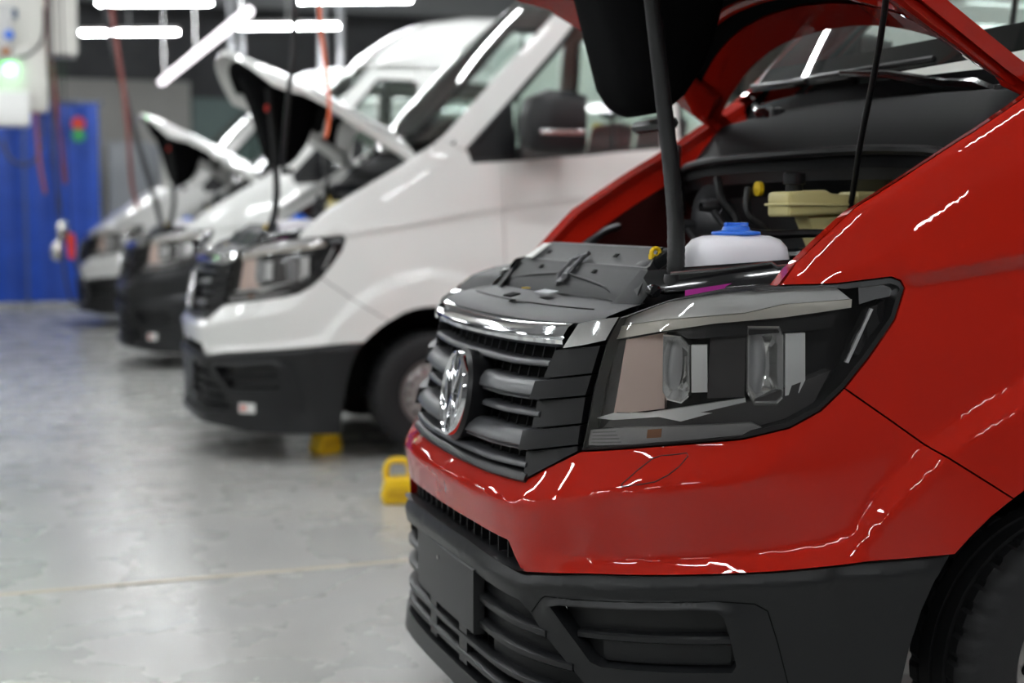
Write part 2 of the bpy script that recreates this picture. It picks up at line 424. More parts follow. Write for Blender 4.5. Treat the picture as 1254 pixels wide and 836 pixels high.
LOWER = LOWTOP + [(1.42, .614), (1.39, .545), (1.366, .463), (1.351, .39), (1.335, .27), (1.325, .152), (1.205, .152), (.807, .158), (.74, .172), (.60, .187), (.35, .196), (0, .198)]
INTAKE = [(-.01, .535), (.20, .530), (.40, .516), (.478, .510), (.505, .490), (.66, .352), (.70, .295), (.60, .262), (.35, .25), (-.01, .25)]
FOG = [(.574, .515), (.60, .522), (.90, .546), (.948, .546), (.966, .532), (.979, .488), (.994, .425), (.985, .41), (.70, .398), (.674, .405)]
LCTRL = [
    [(0, .598, .022), (.262, .593, .022), (.484, .570, .014), (.666, .597, .010), (.861, .614, .010), (1.29, .652, .012), (1.453, .662, .024)],
    [(0, .565, .036), (.262, .560, .036), (.47, .545, .030), (.666, .570, .024), (.861, .588, .023), (1.29, .625, .024), (1.42, .635, .03)],
    [(0, .537, .026), (.20, .532, .026), (.40, .518, .024), (.476, .512, .022), (.503, .493, .018)],
    [(.508, .492, .012), (.54, .527, .012), (.552, .535, .012), (.947, .568, .010), (1.032, .564, .008), (1.062, .547, .005), (1.085, .475, .002), (1.115, .36, .001), (1.12, .26, .0)],
    [(.560, .512, .026), (.60, .528, .027), (.90, .553, .026), (.955, .552, .025), (.978, .534, .022), (.992, .488, .018), (1.006, .425, .014)],
    [(.62, .43, .016), (.664, .350, .020), (.71, .29, .024)],
    [(0, .245, .020), (.35, .245, .022), (.60, .255, .026), (.72, .27, .026), (.85, .27, .018)],
    [(0, .200, .026), (.35, .198, .028), (.60, .189, .032), (.74, .174, .028), (.807, .160, .024), (1.2, .154, .02), (1.322, .154, .022)],
    [(1.453, .66, .030), (1.418, .612, .026), (1.388, .545, .024), (1.364, .463, .022), (1.349, .39, .022), (1.333, .27, .02), (1.323, .16, .02)],
    [(1.20, .62, .010), (1.22, .45, .004), (1.22, .30, .006)],
]

# hood, in its closed position
HX = [.42, .50, .55, .65, .80, .95, 1.08, 1.18]; HZ = [1.215, 1.282, 1.345, 1.412, 1.505, 1.58, 1.645, 1.70]
CX = [.13, .25, .45, .65, .80, .93]; CZ = [1.165, 1.265, 1.42, 1.555, 1.655, 1.745]
HINGE = (1.19, 1.69)
def hood_pt(a, b, off=0.):
    def base(a, b):
        xc = CX[0] + (CX[-1] - CX[0]) * b; zc = np.interp(xc, CX, CZ); xs = HX[0] + (HX[-1] - HX[0]) * b; zs = np.interp(xs, HX, HZ)
        w = abs(a) ** 2.3; return Vector((xc + (xs - xc) * w, -a * (.755 + .055 * b), zc + (zs - zc) * w))
    p = base(a, b)
    if off:
        e = 1e-3; u = base(min(a + e, 1), b) - base(max(a - e, -1), b); v = base(a, min(b + e, 1)) - base(a, max(b - e, 0)); n = u.cross(v).normalized()
        if n.z < 0: n = -n
        p = p + n * off
    return p
def hood_rot(angle):
    R = Matrix.Rotation(angle, 3, 'Y'); h = Vector((HINGE[0], 0, HINGE[1]))
    return lambda p: R @ (p - h) + h
OPEN = math.radians(60)

def build_hood(root, paint, angle, pad):
    T = hood_rot(angle); na, nb = 33, 25
    A = np.linspace(-1, 1, na); Bq = np.linspace(0, 1, nb)
    out = [[T(hood_pt(a, b)) for b in Bq] for a in A]; inn = [[T(hood_pt(a, b, -.035)) for b in Bq] for a in A]
    mb = MB(); mb.grid([[tuple(p) for p in r] for r in out])
    ring = lambda i, j: i < 3 or i >= na - 4 or j < 2 or j >= nb - 4
    n0 = len(mb.v); mb.v += [tuple(p) for r in inn for p in r]
    for i in range(na - 1):
        for j in range(nb - 1):
            if ring(i, j): mb.f.append((n0 + i * nb + j, n0 + (i + 1) * nb + j, n0 + (i + 1) * nb + j + 1, n0 + i * nb + j + 1))
    edge = [(i, 0) for i in range(na)] + [(na - 1, j) for j in range(1, nb)] + [(i, nb - 1) for i in range(na - 2, -1, -1)] + [(0, j) for j in range(nb - 2, 0, -1)]
    for k in range(len(edge)):
        a, b = edge[k], edge[(k + 1) % len(edge)]
        mb.f.append((a[0] * nb + a[1], b[0] * nb + b[1], n0 + b[0] * nb + b[1], n0 + a[0] * nb + a[1]))
    hood = obj('hood', mb, paint, root, angle=40)
    # the stamped frame under the hood: a ridge all round the opening
    fr = MB(); q = [T(hood_pt(a, b, -.040)) for a, b in [(-.80, .10)] + [(-.80, .4), (-.80, .70), (-.70, .77)] + [(x, .79) for x in np.linspace(-.6, .6, 9)] + [(.70, .77), (.80, .70), (.80, .4), (.80, .10)]]
    fr.tube(q, .016, 8, smooth=3)
    obj('hood_frame_ridge', fr, paint, hood)
    for sgn in (-1, 1):
        st = MB(); st.prism([T(hood_pt(sgn * a, b, -.036)) for a, b in ((.86, .45), (.97, .50), (.97, .97), (.80, .97), (.80, .80))], T(Vector((0, 0, -.028))) - T(Vector((0, 0, 0))))
        obj('hood_corner_stiffener', st, paint, hood, bevel=.008)
    ln = MB(); ln.grid([[tuple(T(hood_pt(a, b, -.027))) for b in Bq[1:-3]] for a in A[2:-2]])
    lining = obj('hood_lining', ln, LINING, hood)
    for sgn in (-1, 1):       # hinge arms
        h = MB(); p0 = T(hood_pt(sgn * .93, .80, -.02)); p1 = T(hood_pt(sgn * .93, 1.0, -.03)); base = Vector((1.26, -sgn * .80, 1.655))
        w = Vector((0, .010, 0)); prof = [p0, p1 + Vector((.02, 0, .005)), base + Vector((.04, 0, .01)), base + Vector((.04, 0, -.04)), base + Vector((-.03, 0, -.02)), p1 + Vector((-.05, 0, -.02))]
        h.prism([p - w for p in prof], w * 2)
        ho = obj('hood_hinge', h, paint, root, bevel=.008)
    if pad:
        # thick black sound pad bulging down from the lining: rounded bag
        prof = [(.33, 2.20), (.395, 2.02), (.44, 1.86), (.475, 1.735), (.51, 1.685), (.555, 1.665), (.61, 1.675), (.66, 1.715), (.72, 1.80), (.755, 1.90), (.80, 2.06)]
        G = []
        for k, s in enumerate(np.linspace(-1, 1, 11)):
            y = .075 + .15 * s; f = 1 - .30 * abs(s) ** 6; cx, cz = .58, 2.1
            G.append([(cx + (x - cx) * f, y, cz + (z - cz) * f) for x, z in prof])
        m = MB(); m.grid(G)
        for e in (0, -1): m.add(G[e], [tuple(range(len(prof)))])
        pd = obj('insulation_pad', m, LINING, root, angle=50)
        lp = MB(); lp.tube([(x + .012, .075 + .11 * k, z - .012) for k in (-1, 0, 1) for x, z in [(.60, 1.655)]], .018, 8); obj('pad_edge', lp, BLACKP, pd)
    return hood

def text_mesh(name, body, size, m, parent, M, depth=.001):
    c = bpy.data.curves.new(name, 'FONT'); c.body = body; c.size = size; c.extrude = depth; c.align_x = 'CENTER'; c.align_y = 'CENTER'
    o = bpy.data.objects.new(name, c); COL.objects.link(o); dg = bpy.context.evaluated_depsgraph_get()
    me = bpy.data.meshes.new_from_object(o.evaluated_get(dg)); bpy.data.objects.remove(o)
    me.transform(M); me.materials.clear(); me.materials.append(m)
    r = bpy.data.objects.new(name, me); COL.objects.link(r); r.parent = parent
    return r

def build_wheel(root, x, side, tire_mesh):
    """tyre, rim and hub: each a part"""
    y = -side * .83
    w = empty('wheel', (x, y, .355), parent=root, rz=0 if side > 0 else math.pi)
    if tire_mesh: 
        for me, nm in tire_mesh:
            o = bpy.data.objects.new(nm, me); COL.objects.link(o); o.parent = w
        return w
    n = 216; prof = [(.196, .09), (.206, .112), (.265, .121), (.305, .119), (.330, .110), (.345, .097), (.3545, .082), (.3545, .054), (.347, .053), (.347, .045), (.3555, .044), (.3555, .006), (.347, .005), (.347, -.005), (.3555, -.006), (.3555, -.044), (.347, -.045), (.347, -.053), (.3545, -.054), (.3545, -.082), (.345, -.097), (.325, -.112), (.265, -.121), (.206, -.112), (.196, -.09)]
    m = MB(); V = []
    for i in range(n):
        a = 2 * math.pi * i / n
        for k, (r, h) in enumerate(prof):
            sip = 0
            if i % 6 in (0, 1) and (4 <= k <= 7 or 17 <= k <= 20): sip = -.007
            aa = a + (h * .35 if 3 < k < 21 else 0)
            V.append(((r + sip) * math.cos(aa), -h, (r + sip) * math.sin(aa)))
    q = len(prof); m.add(V, [(i * q + k, ((i + 1) % n) * q + k, ((i + 1) % n) * q + k + 1, i * q + k + 1) for i in range(n) for k in range(q - 1)])
    obj('tyre', m, TIRE, w, angle=28)
    r = MB(); r.lathe([(.198, -.105), (.201, -.100), (.197, -.092), (.190, -.06), (.182, -.055), (.160, -.070), (.120, -.080), (.090, -.075), (.078, -.088), (.0, -.088)], 48, 'y')
    r.lathe([(.198, -.105), (.205, .0), (.2, .09)], 48, 'y')
    obj('rim', r, RIM, w, angle=40)
    hl = MB()
    for i in range(16):
        a = 2 * math.pi * i / 16; hl.lathe([(.0, 0), (.014, 0), (.014, .004), (0, .004)], 10, 'y', (.148 * math.cos(a), -.080, .148 * math.sin(a)))
    obj('rim_vent_hole', hl, VOID, w, kind='stuff')
    h = MB(); h.lathe([(0, -.112), (.045, -.110), (.052, -.10), (.055, -.08)], 24, 'y')
    for i in range(6):
        a = 2 * math.pi * i / 6; h.lathe([(0, -.104), (.011, -.103), (.012, -.075)], 6, 'y', (.085 * math.cos(a), 0, .085 * math.sin(a)))
    obj('hub_cap', h, METALD, w)
    return w
def make_van(name, loc, paint, label, bumper_mat=None):
    root = empty(name, loc, label, 'van')
    bmat = bumper_mat or paint
    # ---- painted skin
    sk = Skin({'bumper': BUMPER, 'fender': FENDER, 'lamp': LAMP, 'door': DOOR}, CTRL, .012, 1, 1)
    bp = obj('bumper', both(sk.panel('bumper', half=True, rim=.02)), bmat, root, angle=50, fix=False)
    sidepair('fender', sk.panel('fender', rim=.03), paint, root, angle=50)
    doors = sidepair('door', sk.panel('door'), paint, root, angle=50)
    # tow-eye cover: a thin closed groove on the bumper's upper face
    eye = [(.735, .812), (.765, .845), (.792, .869), (.81, .875), (.868, .884), (.872, .878), (.856, .856), (.835, .838), (.808, .822), (.75, .809), (.738, .807)]
    def bo(t, z):
        P, o = sk.P[sk.T[sk.own['bumper']].ravel()], sk.o[sk.T[sk.own['bumper']].ravel()]
        d = np.hypot(P[:, 0] - t, P[:, 1] - z); k = np.argsort(d)[:12]; w = 1 / (d[k] + .002) ** 2; return float((w * o[k]).sum() / w.sum())
    m = MB(); m.tube([tuple(S3(t, z, bo(t, z) + .0002)) for t, z in [q[:2] for q in dens(eye + eye[:1], .012, False)]], .0013, 6, cap=False)
    obj('tow_eye_cover_groove', m, BLACKP, bp)
    # ---- black lower bumper
    lk = Skin({'low': LOWER, 'intake': [(max(a, 0.), b) for a, b in INTAKE], 'fog': FOG}, LCTRL, .012, 1, 0)
    lk.own['low'] = lk.own['low'] & ~lk.own['intake'] & ~lk.own['fog']
    low = obj('lower_bumper', both(lk.panel('low', half=True, rim=.05, gap=.001)), DARKP, root, angle=35, fix=False)
    def lo(t, z):
        P, o = lk.P[lk.T[lk.own['low']].ravel()], lk.o[lk.T[lk.own['low']].ravel()]
        d = np.hypot(P[:, 0] - t, P[:, 1] - z); k = np.argsort(d)[:10]; w = 1 / (d[k] + .002) ** 2; return float((w * o[k]).sum() / w.sum())
    gv = [tuple(S3(q[0], q[1], lo(q[0], q[1]))) for q in dens([(.512, .490), (.54, .525), (.552, .533), (.947, .566), (1.032, .562), (1.060, .546), (1.083, .475), (1.113, .36), (1.116, .28)], .02, False)]
    gm = MB(); gm.tube(gv, .0016, 5)
    obj('fog_bezel_groove', gm, VOID, low); obj('fog_bezel_groove', mirror(gm), VOID, low)
    # grille bars of the lower intake
    bk = both(fill([(0, .56), (.5, .54), (.72, .33), (.66, .22), (0, .21)], -.05)); obj('intake_back', bk, VOID, low, fix=False)
    sec = [(.012, 0), (.014, .022), (.006, .034), (-.006, .034), (-.013, .022), (-.012, 0)]
    for z0, z1, te in ((.462, .449, .560), (.398, .384, .632), (.330, .318, .70), (.283, .275, .69)):
        obj('intake_bar', bar([(-te, z1, -.015), (-.25, z0, -.018), (0, z0, -.018), (.25, z0, -.018), (te, z1, -.010)], sec, 40), DARKP, low, angle=50)
    for z0, z1, ta, tb in ((.487, .487, .18, .54), (.425, .421, .18, .60), (.362, .360, .30, .66)):
        for sg in (1, -1):
            obj('blank_panel', bar([(sg * ta, z0, -.022), (sg * tb, z1, -.022)], [(.028, 0), (.028, .014), (-.028, .014), (-.028, 0)], 14), BAYP, low, angle=40)
    for i in range(-8, 9):
        if i: obj('intake_upright', bar([(i * .068, .52 if abs(i) < 7 else .42, -.02), (i * .068, .26, -.02)], [(0, -.02), (0, .015), (.0001, .015)], 2) if False else MB().box(tuple(S3(i * .068, .36, -.045)), (.03, .010, .22)), BLACKP, low)
    # number plate carrier
    pl = obj('plate_carrier', bar([(-.262, .452, .012), (0, .452, .018), (.262, .452, .022)], [(.082, -.02), (.082, .006), (.078, .010), (-.078, .010), (-.082, .006), (-.082, -.02)], 20), mat('plate carrier plastic', (.019, .019, .020), .38, spec=.45), low, angle=30)
    m = MB(); m.lathe([(0, 0), (.006, 0), (.006, -.004), (0, -.004)], 10, 'x', tuple(S3(-.02, .50, .029))); obj('plate_screw', m, SATIN, pl)
    obj('plate_bracket_foot', bar([(.10, .33, .0), (.16, .33, .0)], [(.06, 0), (.06, .012), (-.07, .012), (-.07, 0)], 4), DARKP, pl); obj('plate_bracket_foot', mirror(bar([(.10, .33, .0), (.16, .33, .0)], [(.06, 0), (.06, .012), (-.07, .012), (-.07, 0)], 4)), DARKP, pl)
    # upper slot between painted lip and black bar
    m = MB(); tt = np.linspace(-.484, .484, 33)
    m.grid(np.stack([S3(tt, .598 - .06 * np.maximum(0, np.abs(tt) - .2), .028), S3(tt, .600 - .04 * np.maximum(0, np.abs(tt) - .2), -.06), S3(tt, .66, -.06)], 1))
    slot = obj('slot_shelf', m, DARKP, low, angle=30)
    for i in range(-8, 9): obj('slot_rib', MB().box(tuple(S3(i * .055, .615, -.03)), (.05, .006, .06)), BLACKP, slot)
    # fog-lamp recess
    for sg, f in ((1, lambda q: q), (-1, mirror)):
        rec = obj('fog_recess', f(fill([(.56, .53), (.96, .56), (1.01, .41), (.66, .385)], -.032)), DARKP, low, fix=False)
        fb = MB(); fb.add(*[(q.v, q.f) for q in [bar([(.632, .458, -.03), (.80, .466, -.03), (.984, .476, -.03)], [(.009, 0), (.009, .026), (.004, .032), (-.006, .032), (-.009, .026), (-.009, 0)], 16)]][0])
        obj('fog_recess_bar', f(fb), DARKP, rec)
        fb2 = bar([(.69, .425, -.03), (.83, .432, -.03), (.984, .440, -.03)], [(.026, 0), (.022, .012), (-.022, .012), (-.026, 0)], 16)
        obj('fog_recess_panel', f(fb2), DARKP, rec)
    # ---- grille
    gr = empty('grille', (0, 0, 0), parent=root)
    obj('grille_back', both(fill([(0, .77), (.47, .775), (.61, .85), (.63, 1.12), (.5, 1.11), (0, 1.10)], -.045, 0, .05)), VOID, gr, fix=False)
    thick = [(.022, -.03), (.024, .010), (.020, .020), (.006, .032), (-.010, .034), (-.013, .031), (-.015, .022), (-.020, .024), (-.023, .021), (-.024, -.03)]
    thin = [(.008, -.03), (.009, .010), (.003, .017), (-.005, .016), (-.009, .006), (-.008, -.03)]
    for z in (.985, .869): obj('grille_slat', bar([(-.45, z + .008), (-.25, z - .002), (0, z - .004), (.25, z - .002), (.45, z + .008)], thick, 40), GREYSLAT, gr, angle=32)
    for z in (1.046, .929, .812): obj('grille_fin', bar([(-.45, z + .008), (-.25, z - .002), (0, z - .004), (.25, z - .002), (.45, z + .008)], thin, 40), GREYSLAT, gr, angle=60)
    for i in range(-7, 8):
        p = [S3(i * .058, z, -.024) for z in (.79, 1.09)]; m = MB(); m.tube([tuple(q) for q in p], .0035, 4); obj('grille_upright', m, BLACKP, gr)
    obj('grille_sill', bar([(-.46, .792, 0), (-.25, .784, 0), (0, .782, 0), (.25, .784, 0), (.46, .792, 0)], [(.014, -.04), (.014, .006), (.006, .016), (-.006, .018), (-.014, .006), (-.014, -.04)], 40), BLACKP, gr, angle=60)
    bl = [(.464, 1.089), (.436, 1.017), (.427, .968), (.429, .901), (.433, .851), (.452, .784)]
    br = [(.612, 1.108), (.598, 1.041), (.590, .991), (.590, .928), (.592, .881), (.594, .866)]
    for k in range(5):
        g = .0025; prot = (.012, .034, .010, .034, .010)[k]
        poly = [(bl[k][0], bl[k][1] - g), (bl[k + 1][0], bl[k + 1][1] + g), (br[k + 1][0], br[k + 1][1] + g), (br[k][0], br[k][1] - g)]
        mb = fill(poly, (lambda pr: (lambda t, z: pr * np.clip((.60 - t) / .15, 0, 1) + .003))(prot), .05, .04)
        sidepair('grille_side_block', mb, BLACKP, gr, angle=30)
    # chrome strip
    tc = np.linspace(-.505, .505, 41); zb = 1.085 + .010 * (tc / .5) ** 2; zt = 1.140 + .011 * (tc / .5) ** 2
    prof = [(0, -.02), (0, .012), (.15, .026), (.32, .030), (.42, .024), (.5, .030), (.85, .020), (1, .004), (1, -.02)]
    m = MB(); m.grid(np.stack([S3(tc, zb + (zt - zb) * a, b) for a, b in prof], 1)); obj('chrome_strip', m, CHROME, gr, angle=30)
    e = [(.508, 1.0955), (.57, 1.106), (.628, 1.119), (.652, 1.171), (.60, 1.164), (.54, 1.152)]
    sidepair('chrome_corner', fill(e, lambda t, z: .026 - .16 * (t - .505) , .03, .03), CHROME, gr, angle=30)
    # emblem: ring and two letters inside, in a dark round housing
    em = empty('emblem', (.012, 0, .936), parent=gr); em.rotation_euler = (0, math.radians(9), math.radians(-4)); em.scale = (1, .95, .95)
    m = MB(); m.lathe([(0, .0), (.118, .0), (.128, .012), (.122, .06), (.10, .09)], 48, 'x'); obj('emblem_housing', m, BLACKP, em)
    m = MB(); m.lathe([(.104, 0), (.105, -.008), (.110, -.013), (.116, -.011), (.119, -.002), (.118, .01), (.104, .01)], 64, 'x', close=True); obj('emblem_ring', m, CHROME, em, angle=50)
    m = MB(); m.lathe([(0, -.001), (.105, -.001)], 48, 'x'); obj('emblem_disc', m, BLACKG, em)
    def stroke(pts, w=.0135):
        q = MB()
        for (a, b) in zip(pts[:-1], pts[1:]):
            A = Vector((0, a[0], a[1])); C_ = Vector((0, b[0], b[1])); d = (C_ - A).normalized(); n = Vector((0, -d.z, d.y)) * w * .5
            A = A - d * .003; C_ = C_ + d * .003
            q.prism([A + n, A - n, C_ - n, C_ + n], (-.009, 0, 0))
        return q
    obj('emblem_letter', stroke([(-.050, .093), (0, .006), (.050, .093)]), CHROME, em, bevel=.0015)
    obj('emblem_letter', stroke([(-.094, .048), (-.042, -.090), (0, -.008), (.042, -.090), (.094, .048)]), CHROME, em, bevel=.0015)
    # ---- headlights
    pls = []
    def lp(name, poly, o, d, m, par, step=.04, **k):
        mb = fill(poly, o, d, step)
        return (obj(name, mb, m, par[0], fix=False, **k), obj(name, mirror(mb), m, par[1], fix=False, **k))
    hl = (empty('headlight', (0, 0, 0), parent=root), empty('headlight', (0, 0, 0), parent=root))
    shr = [(.632, .90), (.80, .915), (1.0, .94), (1.10, .965), (1.21, 1.05), (1.32, 1.19), (1.33, 1.235), (1.19, 1.235), (1.0, 1.225), (.80, 1.195), (.67, 1.155), (.64, 1.10), (.62, 1.0)]
    lp('lamp_housing', LAMP, -.115, 0, HOUSING, hl, .05)
    mbr = sk.panel('lamp', rim=.11, do=-.004, gap=.001); 
    # gasket ring: outline strip only
    LO = np.array([q[:2] for q in dens(LAMP, .02)]); cen = np.array([.98, 1.08])
    nx = np.roll(LO, -1, 0) - np.roll(LO, 1, 0); nx /= np.hypot(*nx.T)[:, None]; area = np.sum(LO[:, 0] * np.roll(LO[:, 1], -1) - np.roll(LO[:, 0], -1) * LO[:, 1]); nn = np.stack([-nx[:, 1], nx[:, 0]], 1) * np.sign(area)
    i1 = LO + nn * .0015
    wd = np.where(LO[:, 0] > 1.0, .013, .007) * np.where((LO[:, 1] > 1.15) & (LO[:, 0] < 1.2), .6, 1); i2 = LO + nn * wd[:, None]
    def strip(parts):
        m = MB(); G = np.stack([S3(a[:, 0], a[:, 1], o) for a, o in parts], 1); G = np.concatenate([G, G[:1]], 0); m.grid(G); return m
    g = strip([(i1, -.10), (i1, -.002), (i2, .002), (i2, -.10)])
    obj('lamp_gasket', g, GASKET, hl[0], angle=40); obj('lamp_gasket', mirror(g), GASKET, hl[1], angle=40)
    inset = [tuple(p) for p in i2[::2]]
    covers = lp('lamp_cover', inset, lambda t, z: .002 + .007 * np.clip(np.minimum.reduce([(t - .60) / .06, (1.36 - t) / .08, (z - .87) / .05, np.ones_like(t)]), 0, 1), 0, LENS, hl, .03)
    # inside
    lp('lower_trim', [(.600, .89), (.66, .955), (.84, .955), (1.0, .99), (1.20, 1.06), (1.16, .99), (1.09, .955), (.99, .93), (.8, .905), (.62, .88)], -.045, .05, HOUSING2, hl)
    lp('side_reflector', [(.612, 1.113), (.655, 1.117), (.648, .952), (.607, .945)], lambda t, z: -.05 - 0 * t, .03, HOUSING2, hl)
    lp('tinted_reflector', [(.660, 1.118), (.764, 1.135), (.784, .966), (.652, .950)], lambda t, z: -.045 - .25 * (t - .66), .02, REDCAST, hl)
    lp('smoke_panel', [(.90, 1.145), (.993, 1.163), (.993, 1.0), (.90, .995)], -.055, .03, HOUSING2, hl)
    lp('upper_shelf', [(.79, 1.150), (1.13, 1.178), (1.23, 1.195), (1.20, 1.155), (1.15, 1.148), (.84, 1.125)], -.040, .05, HOUSING, hl)
    ribs = lp('marker_lens', [(.606, .914), (.71, .928), (1.01, .950), (1.04, .938), (1.01, .922), (.80, .898), (.613, .881)], -.012, .02, RIBM, hl)
    for j in range(5):
        for h, f in ((0, lambda q: q), (1, mirror)):
            obj('marker_rib', f(bar([(.62, .888 + j * .0075, -.012), (.70 - .006 * j, .895 + j * .0075, -.012)], [(.0016, 0), (0, .004), (-.0016, 0)], 6)), SATIN, ribs[h])
    lp('amber_marker', [(.765, .927), (.80, .931), (.80, .912), (.765, .908)], -.010, .01, mat('amber tint plastic', (.30, .12, .05), .3), hl)
    drl = [(.614, 1.115), (.622, 1.146), (.774, 1.166), (.983, 1.184), (1.08, 1.205), (1.242, 1.216), (1.242, 1.198), (1.082, 1.177), (.913, 1.162), (.76, 1.140)]
    lp('light_guide', drl, lambda t, z: -.024 - .2 * (1.17 - z), .03, DRLM, hl, .03)
    tp = [(.629, 1.147), (.660, 1.168), (.776, 1.206), (.922, 1.228), (1.05, 1.240), (1.20, 1.243), (1.238, 1.217), (1.078, 1.206), (.983, 1.186), (.777, 1.168)]
    lp('chrome_reflector', tp, lambda t, z: -.012 - .5 * np.maximum(0, 1.205 - z + .03 * (t - .63)), .02, SILVER, hl, .02)
    lp('corner_reflector', [(1.259, 1.243), (1.325, 1.252), (1.348, 1.238), (1.350, 1.224), (1.30, 1.216), (1.261, 1.205)], -.02, .02, CHROME, hl, .02)
    lp('side_fin', [(1.225, 1.085), (1.285, 1.195), (1.33, 1.212), (1.325, 1.18), (1.262, 1.095)], lambda t, z: -.03 - .06 * np.sin((t - 1.2) * 160) * .1, .03, HOUSING, hl, .02)
    lp('fin_edge', [(1.228, 1.080), (1.290, 1.196), (1.296, 1.194), (1.236, 1.078)], -.022, .01, SILVER, hl, .03)
    lp('fin_edge', [(1.262, 1.090), (1.326, 1.165), (1.330, 1.160), (1.275, 1.098)], -.022, .01, SILVER, hl, .03)
    blade = lp('chrome_blade', [(.607, .939), (.652, .953), (.74, .957), (.831, .972), (.996, .998), (.998, .986), (.84, .945), (.78, .952), (.661, .939)], lambda t, z: -.035 - .5 * (z - .945), .02, SILVER, hl, .02)
    for pj, plate in (([(.773, 1.132), (.822, 1.129), (.845, 1.11), (.854, 1.001), (.836, .986), (.798, .992), (.785, 1.009)], [(.851, 1.112), (.894, 1.113), (.901, 1.010), (.860, 1.008)]),
                      ([(.995, 1.154), (1.072, 1.154), (1.083, 1.132), (1.085, 1.000), (1.072, .987), (1.018, .986), (.999, 1.014)], [(1.089, 1.140), (1.138, 1.142), (1.139, 1.039), (1.124, 1.011), (1.091, 1.005)])):
        P = np.array([q[:2] for q in dens(pj, .012)]); c = P.mean(0)
        def ringG(f, o): Q = c + (P - c) * f; return S3(Q[:, 0], Q[:, 1], o)
        G = np.stack([ringG(1.03, -.10), ringG(1.03, -.04), ringG(.98, -.036), ringG(.94, -.04), ringG(.72, -.085), ringG(.40, -.10), ringG(.02, -.10)], 1); G = np.concatenate([G, G[:1]], 0)
        mb = MB(); mb.grid(G); bw = (obj('projector_bowl', mb, PROJ, hl[0], angle=30), obj('projector_bowl', mirror(mb), PROJ, hl[1], angle=30))
        w = P[:, 0].max() - P[:, 0].min(); hh = P[:, 1].max() - P[:, 1].min(); lc = np.array([P[:, 0].min() + .30 * w, c[1]])
        # the projector's bulging glass lens
        Q = []
        for r in np.linspace(0, 1, 8):
            a = np.linspace(0, 2 * np.pi, 33); Q.append(S3(lc[0] + np.cos(a) * w * .29 * r, lc[1] + np.sin(a) * hh * .46 * r, -.055 - .035 * r ** 2))
        mb = MB(); mb.grid(np.stack(Q, 1)); obj('projector_lens', mb, LENSW, bw[0], angle=60); obj('projector_lens', mirror(mb), LENSW, bw[1], angle=60)
        lp('reflector_plate', plate, -.045, .025, SILVER, hl, .06)
    # ---- wing mirrors, windows, pillars, roof, body
    for sg, f in ((1, lambda q: q), (-1, mirror)):
        k = dict(fix=False)
        pil = fill([(1.907, 1.781), (1.959, 1.819), (2.694, 2.57), (2.90, 2.78), (3.02, 2.78), (2.95, 2.66), (2.713, 2.383), (2.102, 1.738), (1.965, 1.798)], lambda t, z: -.004 - .02 * np.clip((z - 1.78 - (t - 1.93) * 1.0) / .07, 0, 1), .03)
        obj('windscreen_pillar', f(pil), paint, root, angle=50, **k)
        qw = obj('quarter_trim', f(fill([(2.105, 1.735), (2.124, 1.675), (2.40, 1.69), (2.385, 2.02)], -.006, .02)), BLACKP, root, **k)
        obj('door_window', f(fill([(2.40, 1.69), (3.33, 1.775), (3.30, 2.62), (2.95, 2.64), (2.72, 2.38), (2.385, 2.02)], -.016)), GLASS, root, **k)
        fr = MB(); fr.tube([tuple(S3(t, z, -.008)) for t, z in [(2.10, 1.74), (2.385, 2.035), (2.72, 2.385), (2.95, 2.65), (3.30, 2.64)]], .018, 8)
        fr.tube([tuple(S3(t, z, -.008)) for t, z in [(2.12, 1.68), (2.84, 1.73), (3.33, 1.78)]], .012, 8)
        fr.tube([tuple(S3(t, z, -.012)) for t, z in [(3.015, 1.745), (3.03, 2.645)]], .011, 8)
        obj('window_seal', f(fr), GASKET, root)
        obj('door_frame', f(fill([(2.95, 2.65), (3.30, 2.63), (3.33, 2.63), (3.33, 2.80), (3.0, 2.78)], -.004, .02)), paint, root, **k)
        bs = Skin({'p': [(3.335, .40), (4.9, .40), (4.95, .62), (5.25, .86), (5.6, .88), (5.95, .62), (6.0, .40), (6.45, .40), (6.45, 2.80), (3.335, 2.80)], 'h': RWIN}, [], .10); bs.own['p'] = bs.own['p'] & ~bs.own['h']
        bd = obj('body_side', f(bs.panel('p', rim=.03)), paint, root, **k)
        obj('rear_window', f(fill(RWIN, -.012, 0, .2)), GLASS, root, **k)
        fr = MB(); fr.tube([tuple(S3(t, z, -.004)) for t, z in RWIN + RWIN[:1]], .016, 6); obj('window_seal', f(fr), GASKET, root)
        dh = MB(); dh.tube([tuple(S3(t, 1.47, .03)) for t in (3.05, 3.12, 3.24, 3.28)], .014, 8); obj('door_handle', f(dh), BLACKP, doors[0 if sg > 0 else 1])
        # mirror: foot, shell, glass, indicator strip
        mr = empty('wing_mirror', (0, 0, 0), parent=root)
        sh = []
        for x, w, zt, zb in ((1.70, .5, 1.93, 1.76), (1.74, .85, 2.03, 1.72), (1.84, 1., 2.075, 1.705), (1.98, 1., 2.07, 1.70), (2.05, .95, 2.05, 1.715)):
            ring = []
            for a in np.linspace(0, 2 * np.pi, 25)[:-1]:
                ca, sa = math.cos(a), math.sin(a); ex = .45
                ring.append((x + .04 * (zt - 1.9) * 0 , -(1.16 + .115 * w * math.copysign(abs(ca) ** ex, ca)), (zt + zb) / 2 + (zt - zb) / 2 * math.copysign(abs(sa) ** ex, sa)))
            sh.append(ring + ring[:1])
        m = MB(); m.grid(sh); m.add(sh[0][:-1], [tuple(range(24))]); m.add(sh[-1][:-1], [tuple(range(24))]); obj('mirror_shell', f(m) if sg < 0 else m, DARKP, mr, angle=50)
        m = MB(); m.tube([(1.80, -.93, 1.74), (1.82, -1.10, 1.76)], .05, 10); obj('mirror_foot', f(m), BLACKP, mr)
